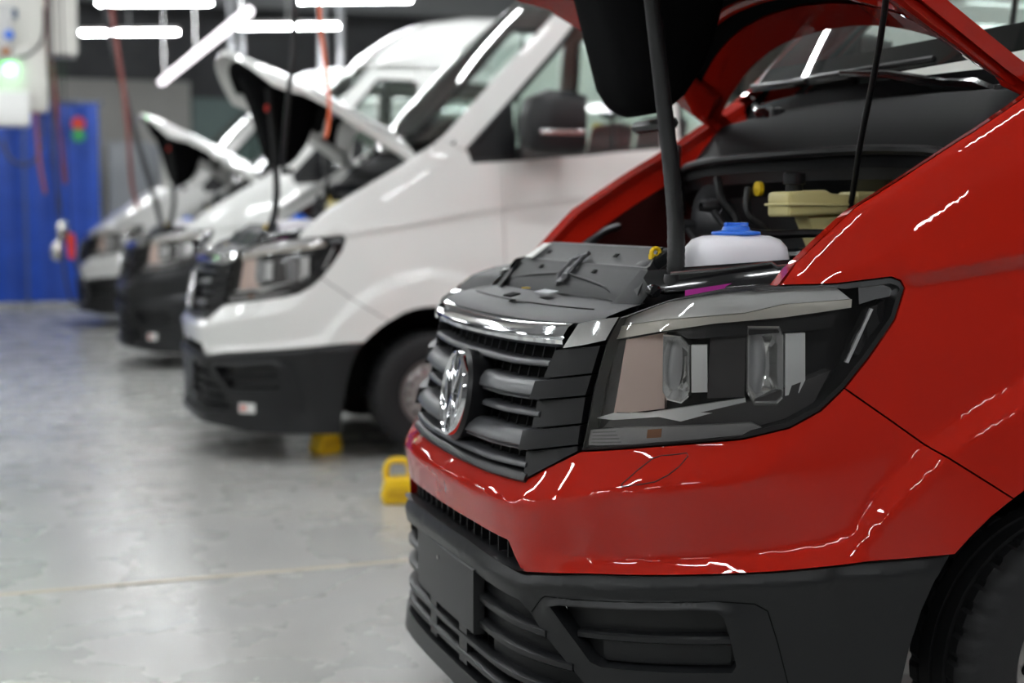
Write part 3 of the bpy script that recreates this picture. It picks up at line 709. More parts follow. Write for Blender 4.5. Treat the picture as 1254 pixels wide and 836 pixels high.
        m = MB(); m.box((2.052, -1.16, 1.90), (.006, .19, .28)); obj('mirror_glass', f(m), MIRROR, mr)
        m = MB(); m.box((1.90, -1.262, 1.835), (.27, .03, .036)); obj('indicator_strip', f(m), SATIN, mr, bevel=.012)
    na, nb = 21, 13
    ws = []
    for i in range(na):
        a = -1 + 2 * i / (na - 1); row = []
        for j in range(nb):
            b = j / (nb - 1); p0 = Vector((1.20 + .14 * a * a, -.852 * a, 1.785 + .035 * a * a)); p1 = Vector((2.22 + .10 * a * a, -.735 * a, 2.80 - .03 * a * a))
            p = p0.lerp(p1, b); p += Vector((-.035, 0, .035)) * math.sin(math.pi * b); row.append(tuple(p))
        ws.append(row)
    w = MB(); w.grid(ws); wso = obj('windscreen', w, WSGLASS, root)
    bb = MB(); bb.grid([[tuple(Vector(p) + Vector((.004, 0, -.004))) for p in (r[0], tuple(Vector(r[0]).lerp(Vector(r[1]), .9)))] for r in ws]); obj('windscreen_black_band', bb, VOID, wso)
    roofs = []
    for x, zs, zc, ws_ in ((2.22, 2.78, 2.80, .735), (2.40, 2.80, 2.99, .735), (2.62, 2.80, 3.14, .735), (2.9, 2.80, 3.26, .735), (3.3, 2.80, 3.33, .735), (4.2, 2.80, 3.36, .735), (5.83, 2.80, 3.33, .735)):
        row = []
        for a in np.linspace(-math.pi / 2, math.pi / 2, 25):
            sa = math.sin(a); ca = math.cos(a); row.append((x + .10 * max(0, (2.6 - x)) * abs(sa) * 2, -ws_ * math.copysign(abs(sa) ** .6, sa), zs + (zc - zs) * ca ** .7))
        roofs.append(row)
    m = MB(); m.grid(roofs); m.add(roofs[-1], [tuple(range(25))]); obj('roof', m, paint, root, angle=40)
    m = MB(); m.box((5.84, 0, 1.65), (.04, 1.96, 2.4)); obj('rear_wall', m, paint, root)
    m = MB(); m.box((3.6, 0, .46), (4.4, 1.5, .14)); m.box((1.3, 0, .42), (1.1, 1.1, .14)); obj('underbody', m, VOID, root)
    # cab inside
    d = MB(); d.prism([(1.38, -.80, 1.70), (1.52, -.80, 1.80), (1.86, -.80, 1.76), (1.92, -.80, 1.60), (1.80, -.80, 1.25), (1.40, -.80, 1.2)], (0, 1.6, 0)); obj('dashboard', d, INTER, root, bevel=.03)
    m = MB(); pts = [(1.98 + .09 * math.sin(a) * .6, -.42 + .19 * math.cos(a), 1.66 + .19 * math.sin(a) * .8) for a in np.linspace(0, 2 * math.pi, 25)]; m.tube(pts, .014, 8, cap=False); m.tube([(1.86, -.42, 1.58), (1.98, -.42, 1.66)], .03, 8); obj('steering_wheel', m, BLACKP, root)
    for y in (-.45, .35):
        st = empty('seat', (0, 0, 0), parent=root)
        m = MB(); m.box((2.55, y, 1.15), (.52, .50, .16)); obj('seat_cushion', m, SEAT, st, bevel=.05, seg=3)
        m = MB(); m.box((2.84, y, 1.60), (.15, .48, .80), Matrix.Rotation(math.radians(12), 3, 'Y')); obj('backrest', m, SEAT, st, bevel=.05, seg=3)
        m = MB(); m.box((2.93, y, 2.13), (.11, .28, .20), Matrix.Rotation(math.radians(8), 3, 'Y')); obj('headrest', m, SEAT, st, bevel=.04, seg=3)
        m = MB(); m.box((2.55, y, .85), (.4, .4, .5)); obj('seat_base', m, BLACKP, st)
    # ---- engine bay
    bay = empty('engine_bay', (0, 0, 0), parent=root)
    for sg, f in ((1, lambda q: q), (-1, mirror)):
        ft = dens([(a, b) for a, b in FEND_TOP], .04, False); T_ = np.array([q[0] for q in ft]); Z_ = np.array([q[1] for q in ft])
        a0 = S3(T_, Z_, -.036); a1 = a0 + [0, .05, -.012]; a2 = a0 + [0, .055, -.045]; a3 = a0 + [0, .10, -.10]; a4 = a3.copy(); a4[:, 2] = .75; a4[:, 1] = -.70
        m = MB(); m.grid(np.stack([a0, a1, a2, a3], 1)); obj('fender_flange', f(m), paint, bay, angle=25)
        m = MB(); m.grid(np.stack([a3, a4], 1)); obj('inner_fender', f(m), INNERF if sg < 0 else VOID, bay, angle=25)  # painted walls darkened: the shade under the hood is in both colours
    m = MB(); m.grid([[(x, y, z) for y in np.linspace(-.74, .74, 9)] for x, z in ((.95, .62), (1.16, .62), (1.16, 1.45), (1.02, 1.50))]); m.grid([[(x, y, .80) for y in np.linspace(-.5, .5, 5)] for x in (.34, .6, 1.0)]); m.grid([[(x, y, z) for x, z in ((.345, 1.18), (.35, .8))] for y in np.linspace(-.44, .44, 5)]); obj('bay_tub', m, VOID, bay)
    return root, bay, gr, sk
def bay_details(root, bay, paint):
    # cowl: black plastic between bay seal and windscreen
    y9 = np.linspace(-.78, .78, 21); a = y9 / .85
    rows = []
    for k, (x0, z0) in enumerate(((.965, 1.520), (.972, 1.552), (1.04, 1.610), (1.14, 1.700), (1.185, 1.722), (1.205, 1.765))):
        rows.append([(x0 + .06 * q * q * (1 if k < 2 else 1) + (.06 * q * q if k > 3 else 0), y, z0 - .05 * q ** 4 * (1 if k < 3 else .3)) for y, q in zip(y9, a)])
    m = MB(); m.grid(rows); cw = obj('cowl', m, COWLM, root, angle=30)
    for sg in (1, -1):
        m = MB(); m.prism([(1.02, -sg * .76, 1.50), (1.40, -sg * .80, 1.83), (1.40, -sg * .87, 1.78), (1.02, -sg * .82, 1.52)], (0, 0, .02)); obj('cowl_end', m, COWLM, cw)
    m = MB(); pts = [(1.0, -.80, 1.46), (1.02, -.74, 1.515)] + [(.957 + .075 * (y / .85) ** 2, y, 1.565 - .05 * (y / .85) ** 4) for y in np.linspace(-.66, .66, 13)] + [(1.02, .74, 1.515), (1.0, .80, 1.46)]
    m.tube(pts, .013, 8, smooth=3); obj('bay_seal', m, GASKET, cw)
    m = MB(); m.grid([[(.972 + .06 * q * q + dx, y, 1.55 - .05 * q ** 4 - dz) for y, q in zip(y9, a)] for dx, dz in ((0, 0), (.01, .06), (.05, .10), (.10, .40))]); obj('bulkhead_panel', m, BLACKP, bay)
    # wipers
    for nm, piv, elbow, tip, b0, b1 in (('wiper', (1.245, -.62, 1.665), (1.235, -.42, 1.715), (1.225, .06, 1.790), (1.262, -.32, 1.795), (1.285, .42, 1.800)),
                                        ('wiper', (1.205, .38, 1.675), (1.215, .50, 1.705), (1.26, .62, 1.735), (1.255, .30, 1.790), (1.315, .74, 1.81))):
        w = empty(nm, (-.03, 0, .012), parent=root)
        m = MB(); m.tube([piv, tuple(Vector(piv).lerp(Vector(elbow), .5) + Vector((0, 0, .012))), elbow], [.026, .024, .020], 8); m.tube([elbow, tuple(Vector(elbow).lerp(Vector(tip), .5) + Vector((-.01, 0, .012))), tip], [.018, .012, .008], 8); obj('wiper_arm', m, BLACKG, w)
        m = MB(); m.lathe([(0, .05), (.022, .045), (.026, .01), (.028, -.02)], 14, 'z', (piv[0], piv[1], piv[2] - .01)); obj('wiper_pivot', m, BLACKP, w)
        m = MB(); m.tube([b0, tuple(Vector(b0).lerp(Vector(b1), .5) + Vector((-.03, 0, -.004))), b1], .009, 6, smooth=4); obj('wiper_blade', m, BLACKP, w)
    # cover on top of the grille and the stepped lock panel behind it
    ss = np.linspace(-.60, .60, 31); q = ss / .5
    fr = S3(ss * 1.0, 1.142 + .009 * q * q, .004); bk = np.stack([.292 + .02 * q * q, -ss * .83, 1.193 + 0 * ss], -1)
    m = MB(); m.grid(np.stack([fr + [0, 0, -.01], fr, fr * .85 + bk * .15 + [0, 0, .008], fr * .4 + bk * .6 + [0, 0, .006], bk], 1)); cov = obj('grille_cover', m, BAYP, root, angle=40)
    m = MB(); g1 = fr * .55 + bk * .45 + [0, 0, .0078]
    path = [tuple(p) for p in g1[3:15]] + [tuple(g1[15] + [-.03, 0, 0]), tuple(g1[16] + [-.03, 0, -.001]), tuple(g1[17] + [0, 0, 0])] + [tuple(p) for p in g1[18:28]]; m.tube(path, .0016, 5); obj('cover_groove', m, VOID, cov)
    m = MB(); m.box((.19, .06, 1.186), (.028, .06, .004), Matrix.Rotation(-.25, 3, 'Y')); obj('cover_slot', m, VOID, cov)
    m = MB(); m.lathe([(0, .002), (.012, .002), (.012, 0)], 14, 'z', (.245, .10, 1.200)); obj('yellow_sticker', m, YELLOW, cov)
    m = MB(); m.box((.25, -.04, 1.1985), (.03, .10, .0015), Matrix.Rotation(-.2, 3, 'Y')); obj('pale_sticker', m, mat('pale sticker', (.45, .47, .5), .4), cov)
    lockp = empty('lock_panel', (0, 0, 0), parent=root)
    ws_ = [.485, .475, .44, .425, .42, .375, .37, .36]; pf = [(.290, 1.188), (.304, 1.222), (.344, 1.262), (.350, 1.272), (.360, 1.276), (.408, 1.317), (.425, 1.320), (.46, 1.26)]
    rows = []
    for (x, z), w in zip(pf, ws_):
        rows.append([(x + .012 * (y / .5) ** 2, -y, z) for y in np.linspace(-w, w, 25)])
    m = MB(); m.grid(rows)
    for e in (0, -1): m.add([r[e] for r in rows], [tuple(range(len(rows)))])
    obj('lock_panel_cover', m, BAYP, lockp, angle=25)
    # recessed front scoop either side of the catch
    for s0, s1 in ((-.40, -.03), (.04, .33)):
        n = 12; yy = np.linspace(s0, s1, n); cc = (yy + .40) / .37 if s0 < 0 else (.33 - yy) / .29; hgt = .010 + .034 * np.clip(cc, 0, 1) ** .6
        m = MB(); m.grid([[(.2965 + .012 * (y / .5) ** 2, -y, 1.190) for y in yy], [(.2985 + .38 * h * .9 + .012 * (y / .5) ** 2, -y, 1.198 + h) for y, h in zip(yy, hgt)]]); obj('lock_panel_scoop', m, BLACKP, lockp)
        m = MB(); m.tube([(.2985 + .38 * h * .9 + .012 * (y / .5) ** 2, -y, 1.199 + h) for y, h in zip(yy, hgt)], .004, 6); obj('scoop_lip', m, BAYP, lockp)
    for sg in (1, -1):
        m = MB(); m.prism([(.272, -sg * .40, 1.186), (.290, -sg * .50, 1.18), (.36, -sg * .475, 1.262), (.345, -sg * .42, 1.270), (.300, -sg * .41, 1.215)], (0, -sg * .012, -.012)); obj('lock_panel_wing', m, BAYP, lockp, bevel=.004)
        m = MB(); m.lathe([(0, -.012), (.014, -.010), (.016, 0), (.016, .012)], 14, 'y', (.335, -sg * .515, 1.222)); obj('panel_bolt', m, BLACKG, lockp)
    lt = MB(); lt.box((.318, -.02, 1.235), (.05, .045, .02), Matrix.Rotation(-.85, 3, 'Y')); lt.tube([(.296, -.035, 1.222), (.325, -.03, 1.256), (.355, -.025, 1.282), (.372, -.04, 1.300)], .006, 6); lt.tube([(.345, .03, 1.276), (.365, -.05, 1.295)], .005, 6); lt.tube([(.296, .0, 1.212), (.305, .01, 1.24), (.35, .015, 1.282), (.36, .0, 1.29)], .005, 6)
    lt.lathe([(0, .014), (.012, .012), (.015, 0)], 12, 'z', (.310, -.03, 1.232)); obj('bonnet_catch', lt, METALD, lockp)
    m = MB()
    for x, y in ((.378, -.20), (.335, -.16), (.375, .26), (.336, .22)): m.box((x, y, float(np.interp(x, [.35, .408], [1.274, 1.3185])) if x > .35 else 1.2545), (.012, .022, .002), Matrix.Rotation(-.72, 3, 'Y'))
    obj('panel_slot', m, VOID, lockp, kind='stuff')
    m = MB(); m.box((.375, .35, 1.2955), (.07, .055, .003), Matrix.Rotation(-.60, 3, 'Y')); obj('white_sticker', m, PAPER, lockp)
    m = MB(); m.box((.405, -.372, 1.285), (.09, .07, .03), Matrix.Rotation(-.55, 3, 'Y')); obj('lock_panel_ear', m, BAYP, lockp, bevel=.008)
    m = MB(); pts = [(.400 + .011 * math.cos(q), -.385, 1.307 + .011 * math.sin(q)) for q in np.linspace(-1.2, 4.0, 14)]; m.tube(pts, .005, 8); m.box((.40, -.385, 1.296), (.03, .016, .014)); obj('yellow_clip', m, YELLOW, lockp)
    # cross member from lock panel to fender with magenta tape under it
    m = MB(); m.prism([(.335, -.50, 1.215), (.325, -.46, 1.25), (.345, -.46, 1.272), (.37, -.47, 1.262), (.37, -.50, 1.21)], (.32, -.27, .035)); obj('cross_member', m, BLACKG, bay, bevel=.006)
    m = MB(); m.tube([(.37, -.53, 1.262), (.48, -.60, 1.275), (.56, -.66, 1.290), (.57, -.67, 1.280), (.66, -.74, 1.296)], .0045, 6); obj('cross_member_seam', m, SATIN, bay)
    m = MB(); m.grid([[(.385 + .24 * k, -.575 - .10 * k, 1.222 + .040 * k - dz) for k in (0, .3, .6, 1)] for dz in (-.004, .012)]); obj('magenta_tape', m, MAGENTA, bay)
    # mirrored cross member, far side
    m = MB(); m.prism([(.335, .50, 1.215), (.325, .46, 1.25), (.345, .46, 1.272), (.37, .47, 1.262), (.37, .50, 1.21)], (.32, .27, .035)); obj('cross_member', m, BLACKG, bay, bevel=.006)
    # washer bottle
    wb = MB(); prof = [(0, 0), (.98, .01), (1, .10), (1.0, .55), (.95, .78), (.82, .92), (.62, .985), (.40, 1.0), (0, 1.0)]
    G = []
    for r, h in prof: G.append([(.577 + .126 * r * math.copysign(abs(math.cos(t)) ** .6, math.cos(t)), -.46 + .085 * r * math.copysign(abs(math.sin(t)) ** .6, math.sin(t)), 1.215 + .135 * h) for t in np.linspace(0, 2 * math.pi, 41)])
    wb.grid(G); wo = obj('washer_bottle', wb, WASHER, bay, angle=60)
    m = MB(); m.lathe([(0, .02), (.026, .02), (.032, .016), (.034, .008), (.058, .005), (.060, -.003), (0, -.004)], 28, 'z', (.577, -.46, 1.353)); m.box((.577, -.46, 1.374), (.060, .016, .012)); obj('blue_cap', m, BLUE, wo, label='blue filler cap', bevel=.002)
    # brake fluid reservoir
    rb = MB(); rb.prism([(.775, -.26, 1.392), (.975, -.26, 1.402), (.975, -.26, 1.448), (.90, -.26, 1.452), (.885, -.26, 1.462), (.775, -.26, 1.456)], (0, -.11, 0)); r = obj('brake_fluid_reservoir', rb, BRAKEF, bay, bevel=.010, seg=3)
    m = MB(); m.box((.875, -.315, 1.424), (.21, .122, .007)); obj('reservoir_flange', m, BRAKEF, r, bevel=.002)
    m = MB(); m.prism([(.84, -.28, 1.395), (.96, -.28, 1.40), (.95, -.28, 1.30), (.885, -.28, 1.30)], (0, -.07, 0)); obj('reservoir_neck', m, BRAKEF, r, bevel=.006)
    m = MB(); m.box((1.04, -.33, 1.440), (.14, .10, .035)); obj('reservoir_tail', m, BRAKEF, r, bevel=.008)
    m = MB(); m.lathe([(0, .044), (.024, .044), (.028, .040), (.028, .014), (.022, .012), (.022, -.01)], 24, 'z', (.822, -.315, 1.462)); obj('black_cap', m, BLACKP, r)
    # hoses, ducts, engine pieces
    def hose(pts, r, m_=BLACKP, nm='hose'): q = MB(); q.tube(pts, r, 10, smooth=6); return obj(nm, q, m_, bay)
    hose([(.61, -.40, 1.36), (.70, -.40, 1.35), (.82, -.42, 1.352), (.95, -.5, 1.345), (1.05, -.6, 1.33)], .011)
    hose([(.69, -.48, 1.30), (.75, -.52, 1.305), (.82, -.58, 1.32), (.90, -.66, 1.33)], .016, BLACKG)
    hose([(.80, .06, 1.50), (.80, .03, 1.44), (.83, .0, 1.38), (.82, -.02, 1.30), (.80, -.05, 1.2)], .012)
    hose([(.82, -.08, 1.47), (.81, -.10, 1.40), (.85, -.14, 1.35), (.84, -.15, 1.28), (.82, -.16, 1.2)], .010)
    hose([(1.02, .76, 1.62), (.99, .70, 1.55), (.985, .66, 1.48), (.97, .62, 1.40)], .014)
    hose([(.60, .66, 1.27), (.66, .64, 1.31), (.72, .66, 1.345), (.78, .69, 1.36)], .012, METALD)
    m = MB(); G = []
    for t in np.linspace(0, 2 * math.pi, 33):
        c, s = math.cos(t), math.sin(t); G.append([(.83 + .05 * c * r, .16 - .02 * r * c, 1.38 + .105 * s * r) for r in (1.0, .86, .62)] + [(.86 + .03 * c, .10, 1.38 + .06 * s)])
    m.grid(G); obj('intake_duct', m, METALD, bay, angle=50)
    m = MB(); m.lathe([(0, .014), (.02, .012), (.02, 0), (0, 0)], 14, 'x', (.835, -.10, 1.468)); obj('yellow_dipstick', m, YELLOW, bay)
    for c, d in (((.80, -.12, 1.10), (.5, .5, .30)), ((.86, .05, 1.25), (.32, .36, .10)), ((.76, .45, 1.15), (.3, .28, .28)), ((.52, .15, 1.12), (.16, .7, .18))):
        q = MB(); q.box(c, d); obj('engine_block', q, BLACKP, bay, bevel=.03)
    for x, y, z in ((.74, .14, 1.37), (.78, .06, 1.42), (.74, -.02, 1.33), (.80, .02, 1.34)):
        q = MB(); q.lathe([(0, .03), (.014, .028), (.016, 0), (.013, -.03)], 10, 'x', (x, y, z)); q.tube([(x, y, z), (x + .04, y - .02, z - .06)], .011, 8); obj('connector', q, METALD, bay)
    q = MB(); q.tube([(.62, .56, 1.20), (.64, .54, 1.30)], .015, 10); obj('strut_top', q, METALD, bay)

def prop_rod(root):
    q = MB(); pts = [(.392, -.500, 1.222), (.397, -.497, 1.25), (.403, -.49, 1.29), (.445, -.40, 1.39), (.475, -.31, 1.52), (.48, -.25, 1.70), (.472, -.21, 1.90), (.462, -.17, 2.12)]
    P = smooth_path([Vector(p) for p in pts], 10); rs = []
    for i in range(len(P)): rs.append((.0205 if i > 12 else .022) + (.0011 if i % 2 else 0) * (1 if i < 40 else .4))
    q.tube(P, rs, 16); pr = obj('hood_prop', q, mat('ribbed sleeve', (.010, .010, .0105), .5, bump=.3, bscale=500, spec=.25), root, angle=70, label='thick black sleeved pole under the open hood')
    c = MB(); c.lathe([(0, -.015), (.027, -.012), (.028, .012), (.022, .03)], 16, 'z', (.392, -.500, 1.23)); obj('prop_foot', c, BLACKP, pr)
    c = MB(); c.lathe([(0, -.022), (.014, -.018), (.018, 0), (.012, .02), (0, .022)], 14, 'z', (.450, -.19, 2.005)); obj('prop_clip', c, REDPLAST, pr, label='red clip')
    return pr

# ---------------------------------------------------------------- the hall
def struct(name, mb, m, **k): return obj(name, mb, m, kind='structure', **k)
def hall():
    fl = bpy.data.materials.new('polished concrete'); fl.use_nodes = True; nt = fl.node_tree; b = nt.nodes['Principled BSDF']
    tc = nt.nodes.new('ShaderNodeTexCoord'); n1 = nt.nodes.new('ShaderNodeTexNoise'); n1.inputs['Scale'].default_value = .55; n1.inputs['Detail'].default_value = 3; n1.inputs['Roughness'].default_value = .62
    mp = nt.nodes.new('ShaderNodeMapping'); mp.inputs['Scale'].default_value = (.6, 1.6, 1); nt.links.new(tc.outputs['Object'], mp.inputs[0]); nt.links.new(mp.outputs[0], n1.inputs['Vector'])
    r = nt.nodes.new('ShaderNodeValToRGB'); e = r.color_ramp.elements; e[0].position = .22; e[0].color = (.345, .35, .345, 1); e[1].position = .80; e[1].color = (.45, .445, .415, 1)
    nt.links.new(n1.outputs['Fac'], r.inputs['Fac']); nt.links.new(r.outputs[0], b.inputs['Base Color'])
    n2 = nt.nodes.new('ShaderNodeTexNoise'); n2.inputs['Scale'].default_value = 2.5; n2.inputs['Detail'].default_value = 4; nt.links.new(tc.outputs['Object'], n2.inputs['Vector'])
    r2 = nt.nodes.new('ShaderNodeMapRange'); r2.inputs['To Min'].default_value = .25; r2.inputs['To Max'].default_value = .30; nt.links.new(n2.outputs['Fac'], r2.inputs['Value']); nt.links.new(r2.outputs[0], b.inputs['Roughness'])
    WALLM = mat('pale wall panel', (.50, .49, .46), .7, noise=.06, nscale=1.5); DARKW = mat('dark upper wall', (.10, .10, .105), .8, noise=.15, nscale=2); CEIL = mat('ceiling sheet', (.42, .42, .42), .8)
    STEEL = mat('grey painted steel', (.22, .225, .23), .5); TEAL = mat('grey green panel', (.20, .27, .26), .6)
    struct('floor', MB().box((4, 12, -.05), (30, 46, .1)), fl)
    struct('trim_1', MB().box((-3.0, 5.48, .001), (9.6, .035, .003)), mat('floor joint', (.55, .50, .40), .5), )
    struct('wall_back', MB().box((4, 33.1, 3.25), (30, .2, 6.5)), DARKW)
    struct('wall_panel', MB().box((1.4, 32.9, 2.2), (5.4, .16, 4.3)), WALLM)
    struct('wall_panel', MB().box((12, 32.9, 2.2), (12, .16, 4.4)), WALLM)
    struct('wall_panel', MB().box((5.05, 32.9, 1.7), (1.8, .16, 4.6)), TEAL)
    struct('wall_right', MB().box((18.9, 12, 3.25), (.2, 46, 6.5)), WALLM)
    struct('wall_left', MB().box((-10.9, 12, 3.25), (.2, 46, 6.5)), WALLM)
    struct('wall_front', MB().box((4, -10.9, 3.25), (30, .2, 6.5)), mat('grey block wall', (.22, .22, .22), .7, noise=.1, nscale=2))
    struct('ceiling', MB().box((4, 12, 6.55), (30, 46, .1)), CEIL)
    for i, y in enumerate((-6, 0, 6, 12, 18, 24, 30)): struct('ceiling_beam', MB().box((4, y, 5.9), (29.6, .25, .5)), STEEL)
    # pipes up on the back wall
    for x, y, r, wh in ((3.45, 22.5, .05, 'first pair, left one'), (3.62, 22.5, .05, 'first pair, right one'), (4.9, 22.6, .07, 'second pair, left one'), (5.2, 22.6, .06, 'second pair, right one')):
        m = MB(); m.tube([(x, y, 3.5), (x, y, 6.49)], r, 10); tag(obj('hanging_pipe', m, mat('galvanised pipe', (.55, .56, .58), .35, metal=.8)), 'grey pipe dropping from the ceiling over the white vans, ' + wh, 'pipe', 'pipes under the ceiling')

TUBE = None
def lamp(x, y, z, rz, label, group, L=1.5):
    global TUBE
    if TUBE is None:
        em = mat('lamp diffuser', (.9, .9, .9), .4, emit=(.95, .985, 1), estr=LAMP_W)
        b = MB(); b.box((0, 0, .045), (L, .16, .05)); d = MB(); d.box((0, 0, 0), (L - .04, .12, .04))
        t = empty('ceiling_lamp', (0, 0, 0)); TUBE = (t, obj('lamp_body', b, mat('white lamp body', (.7, .7, .7), .4), t), obj('lamp_diffuser', d, em, t, bevel=.012), obj('hanger', MB().box((0, 0, 1.2), (.02, .02, 2.3)), mat('white lamp body', (.7, .7, .7)), t))
        t.location = (x, y, z); t.rotation_euler.z = rz; return tag(t, label, 'lamp', group)
    t = TUBE[0].copy(); COL.objects.link(t); t.location = (x, y, z); t.rotation_euler = (0, 0, rz)
    for c in TUBE[1:]:
        k = c.copy(); COL.objects.link(k); k.parent = t
    return tag(t, label, 'lamp', group)

def copy_van(src, loc, paint_from, swaps, label, drop=()):
    """the van with all its parts, down to sub-parts; swaps = {(part name or None, material): material}"""
    def cp(o, parent):
        if parent is not None and o.name.split('.')[0] in drop: return None
        c = o.copy(); COL.objects.link(c); c.parent = parent
        if c.type == 'MESH' and c.data.materials:
            base = o.name.split('.')[0]; m0 = o.material_slots[0].material
            m1 = swaps.get((base, m0.name), swaps.get((None, m0.name)))
            if m1: c.material_slots[0].link = 'OBJECT'; c.material_slots[0].material = m1
        for ch in o.children: cp(ch, c)
        return c
    r = cp(src, None); r.location = loc; r['label'] = label
    return r
# ================================================================ build
hall()

# lamps: the four in view, then the rows overhead
LG = 'tube lamps overhead'
lamp(1.90, 22.25, 4.1, math.radians(-24), 'bright tube lamp above the blue curtain, lower of the two at the left edge', 'tube lamps in view')
lamp(1.95, 19.05, 4.1, math.radians(-22), 'bright tube lamp at the top edge, above and before the lamp over the blue curtain', 'tube lamps in view')
lamp(4.0, 20.75, 4.1, math.radians(-24), 'bright tube lamp crossed by the black cable above the second van\'s raised hood', 'tube lamps in view')
lamp(4.3, 17.95, 4.1, math.radians(-24), 'bright tube lamp cut by the top edge, above the lamp with the black cable', 'tube lamps in view')
for j, y in enumerate((-2.5, 1.5, 5.5, 9, 12.5, 25)):
    for x in (-9, -6, -3, 0, 3.0, 6, 9, 12):
        lamp(x, y, 4.3 if y < 20 else 5.5, 0, 'bright tube lamp in the long rows over the hall', LG)

# vans
van, bay, grille, skn = make_van('van', (1.09, 3.51, 0), RED, 'bright red van with its hood up, nearest of the row')
bay_details(van, bay, RED)
TM = None
for x, s in ((1.25, 1), (1.25, -1), (4.88, 1), (4.88, -1)):
    w = build_wheel(van, x, s, TM)
    if TM is None: TM = [(c.data, c.name.split('.')[0]) for c in w.children]
for s in (1, -1):
    m = MB(); G = []
    for a in np.linspace(-.15, math.pi + .15, 25): G.append([(1.22 + r * math.cos(a), -s * y, .372 + r * math.sin(a)) for r, y in ((.494, .955), (.50, .90), (.50, .55), (.30, .55))])
    m.grid(G); obj('wheel_liner', m, VOID, van)
n_before = set(bpy.data.objects)
hood_open = build_hood(van, RED, OPEN, True)
prop_rod(van)
SW = {(None, 'red paint'): WHITE}
van1 = copy_van(van, (1.063, 8.70, .02), RED, SW, 'white van with a raised hood, right behind the red van')
SW2 = dict(SW); SW2[('bumper', 'red paint')] = DARKP
van2 = copy_van(van, (1.05, 13.85, .0), RED, SW2, 'white van with an all-black bumper and raised hood, third in the row')
van3 = copy_van(van, (.93, 19.05, 0), RED, SW, 'white van with its hood shut, farthest in the row by the blue curtain', drop=('hood', 'hood_prop', 'hood_hinge', 'insulation_pad'))
hc = build_hood(van3, WHITE, 0, False)

# chocks
def chock(loc, rz, label):
    t = empty('wheel_chock', loc, label, 'chock', rz=rz)
    P = [(-.07, 0), (.07, 0), (.085, .03), (.06, .125), (-.06, .125), (-.085, .03)]
    b = MB(); b.prism([(x, -.06, z) for x, z in P], (0, .12, 0)); obj('chock_body', b, YELLOW, t, bevel=.012)
    h = MB(); h.tube([(-.055, 0, .11), (-.058, 0, .165), (-.035, 0, .205), (.035, 0, .205), (.058, 0, .165), (.055, 0, .11)], .016, 10, smooth=3); obj('chock_handle', h, YELLOW, t)
    r = MB(); r.box((0, -.062, .06), (.10, .006, .05)); obj('chock_recess', r, mat('yellow shade plastic', (.70, .42, .01), .5), t, bevel=.004)  # raised plate; the shade of a recess is put into its darker yellow
chock((1.785, 6.62, 0), math.radians(-12), 'yellow wheel chock with a loop handle before the white van\'s front wheel')
chock((1.76, 8.15, 0), math.radians(20), 'yellow wheel chock under the white van\'s front bumper, half hidden')

# cables and hoses
def hang(name, pts, r, m, label, cat, extra=None, group=None):
    q = MB(); q.tube(pts, r, 10, smooth=6); return obj(name, q, m, label=label, cat=cat, group=group)
hang('black_cable', [(2.02, 3.16, 1.34), (2.047, 3.15, 1.40), (2.005, 3.04, 1.58), (1.955, 2.91, 1.746), (1.869, 2.75, 1.86), (1.805, 2.65, 1.938), (1.80, 2.63, 2.05), (1.80, 2.62, 2.4), (1.80, 2.62, 4.5), (1.80, 2.62, 6.49)], .0075, BLACKP, 'thin black cable hanging into the red van\'s engine bay', 'cable')
OR = mat('orange hose', (.80, .16, .06), .45); RH = mat('dull red hose', (.24, .055, .045), .5)
hang('orange_hose', [(1.64, 7.5, 1.80), (1.655, 7.5, 1.88), (1.66, 7.5, 2.0), (1.635, 7.5, 2.25), (1.61, 7.5, 2.6), (1.6, 7.5, 4), (1.6, 7.5, 6.49)], .010, OR, 'orange hose hanging before the white van\'s raised hood', 'hose')
hang('black_cable', [(1.455, 7.72, 1.62), (1.44, 7.65, 1.72), (1.46, 7.6, 2.0), (1.50, 7.6, 2.4), (1.52, 7.6, 3.2), (1.52, 7.6, 6.49)], .014, BLACKP, 'thick black cable hanging before the white van\'s raised hood', 'cable')
hang('air_hose', [(1.30, 14.6, 1.45), (1.24, 14.6, 1.7), (1.20, 14.6, 2.4), (1.10, 14.6, 3.25), (1.05, 14.6, 3.6), (.9, 14.7, 4.2), (.9, 14.7, 6.49)], .020, RH, 'dull red hose hanging at the right edge of the blue curtain', 'hose')
hang('air_hose', [(.62, 14.9, 1.70), (.58, 14.9, 2.2), (.52, 14.9, 2.9), (.50, 14.9, 3.1), (.48, 14.9, 6.49)], .020, RH, 'dull red hose hanging in the middle of the blue curtain', 'hose')
hang('air_hose', [(.42, 14.6, 1.60), (.38, 14.7, 1.9), (.36, 14.93, 2.40)], .018, RH, 'short dull red hose hanging under the white supply unit', 'hose')
hang('black_cable', [(1.60, 15.4, 1.28), (1.53, 15.4, 1.6), (1.36, 15.4, 2.2), (1.22, 15.4, 2.8), (1.11, 15.4, 3.3), (1.05, 15.4, 4.2), (1.05, 15.4, 6.49)], .030, mat('dark grey cable', (.05, .05, .055), .5), 'dark grey cable slanting down toward the farthest van', 'cable')
hang('black_cable', [(.50, 14.72, 6.49), (.50, 14.72, 4.0), (.50, 14.72, 2.28), (.52, 14.75, 1.8), (.60, 14.8, 1.2), (.74, 14.8, .80), (.80, 14.8, .62), (.76, 14.8, .50), (.64, 14.8, .55), (.58, 14.8, .9), (.57, 14.8, 1.15)], .014, mat('dark grey cable', (.05, .05, .055), .5), 'thin dark cable looping down before the blue curtain', 'cable')
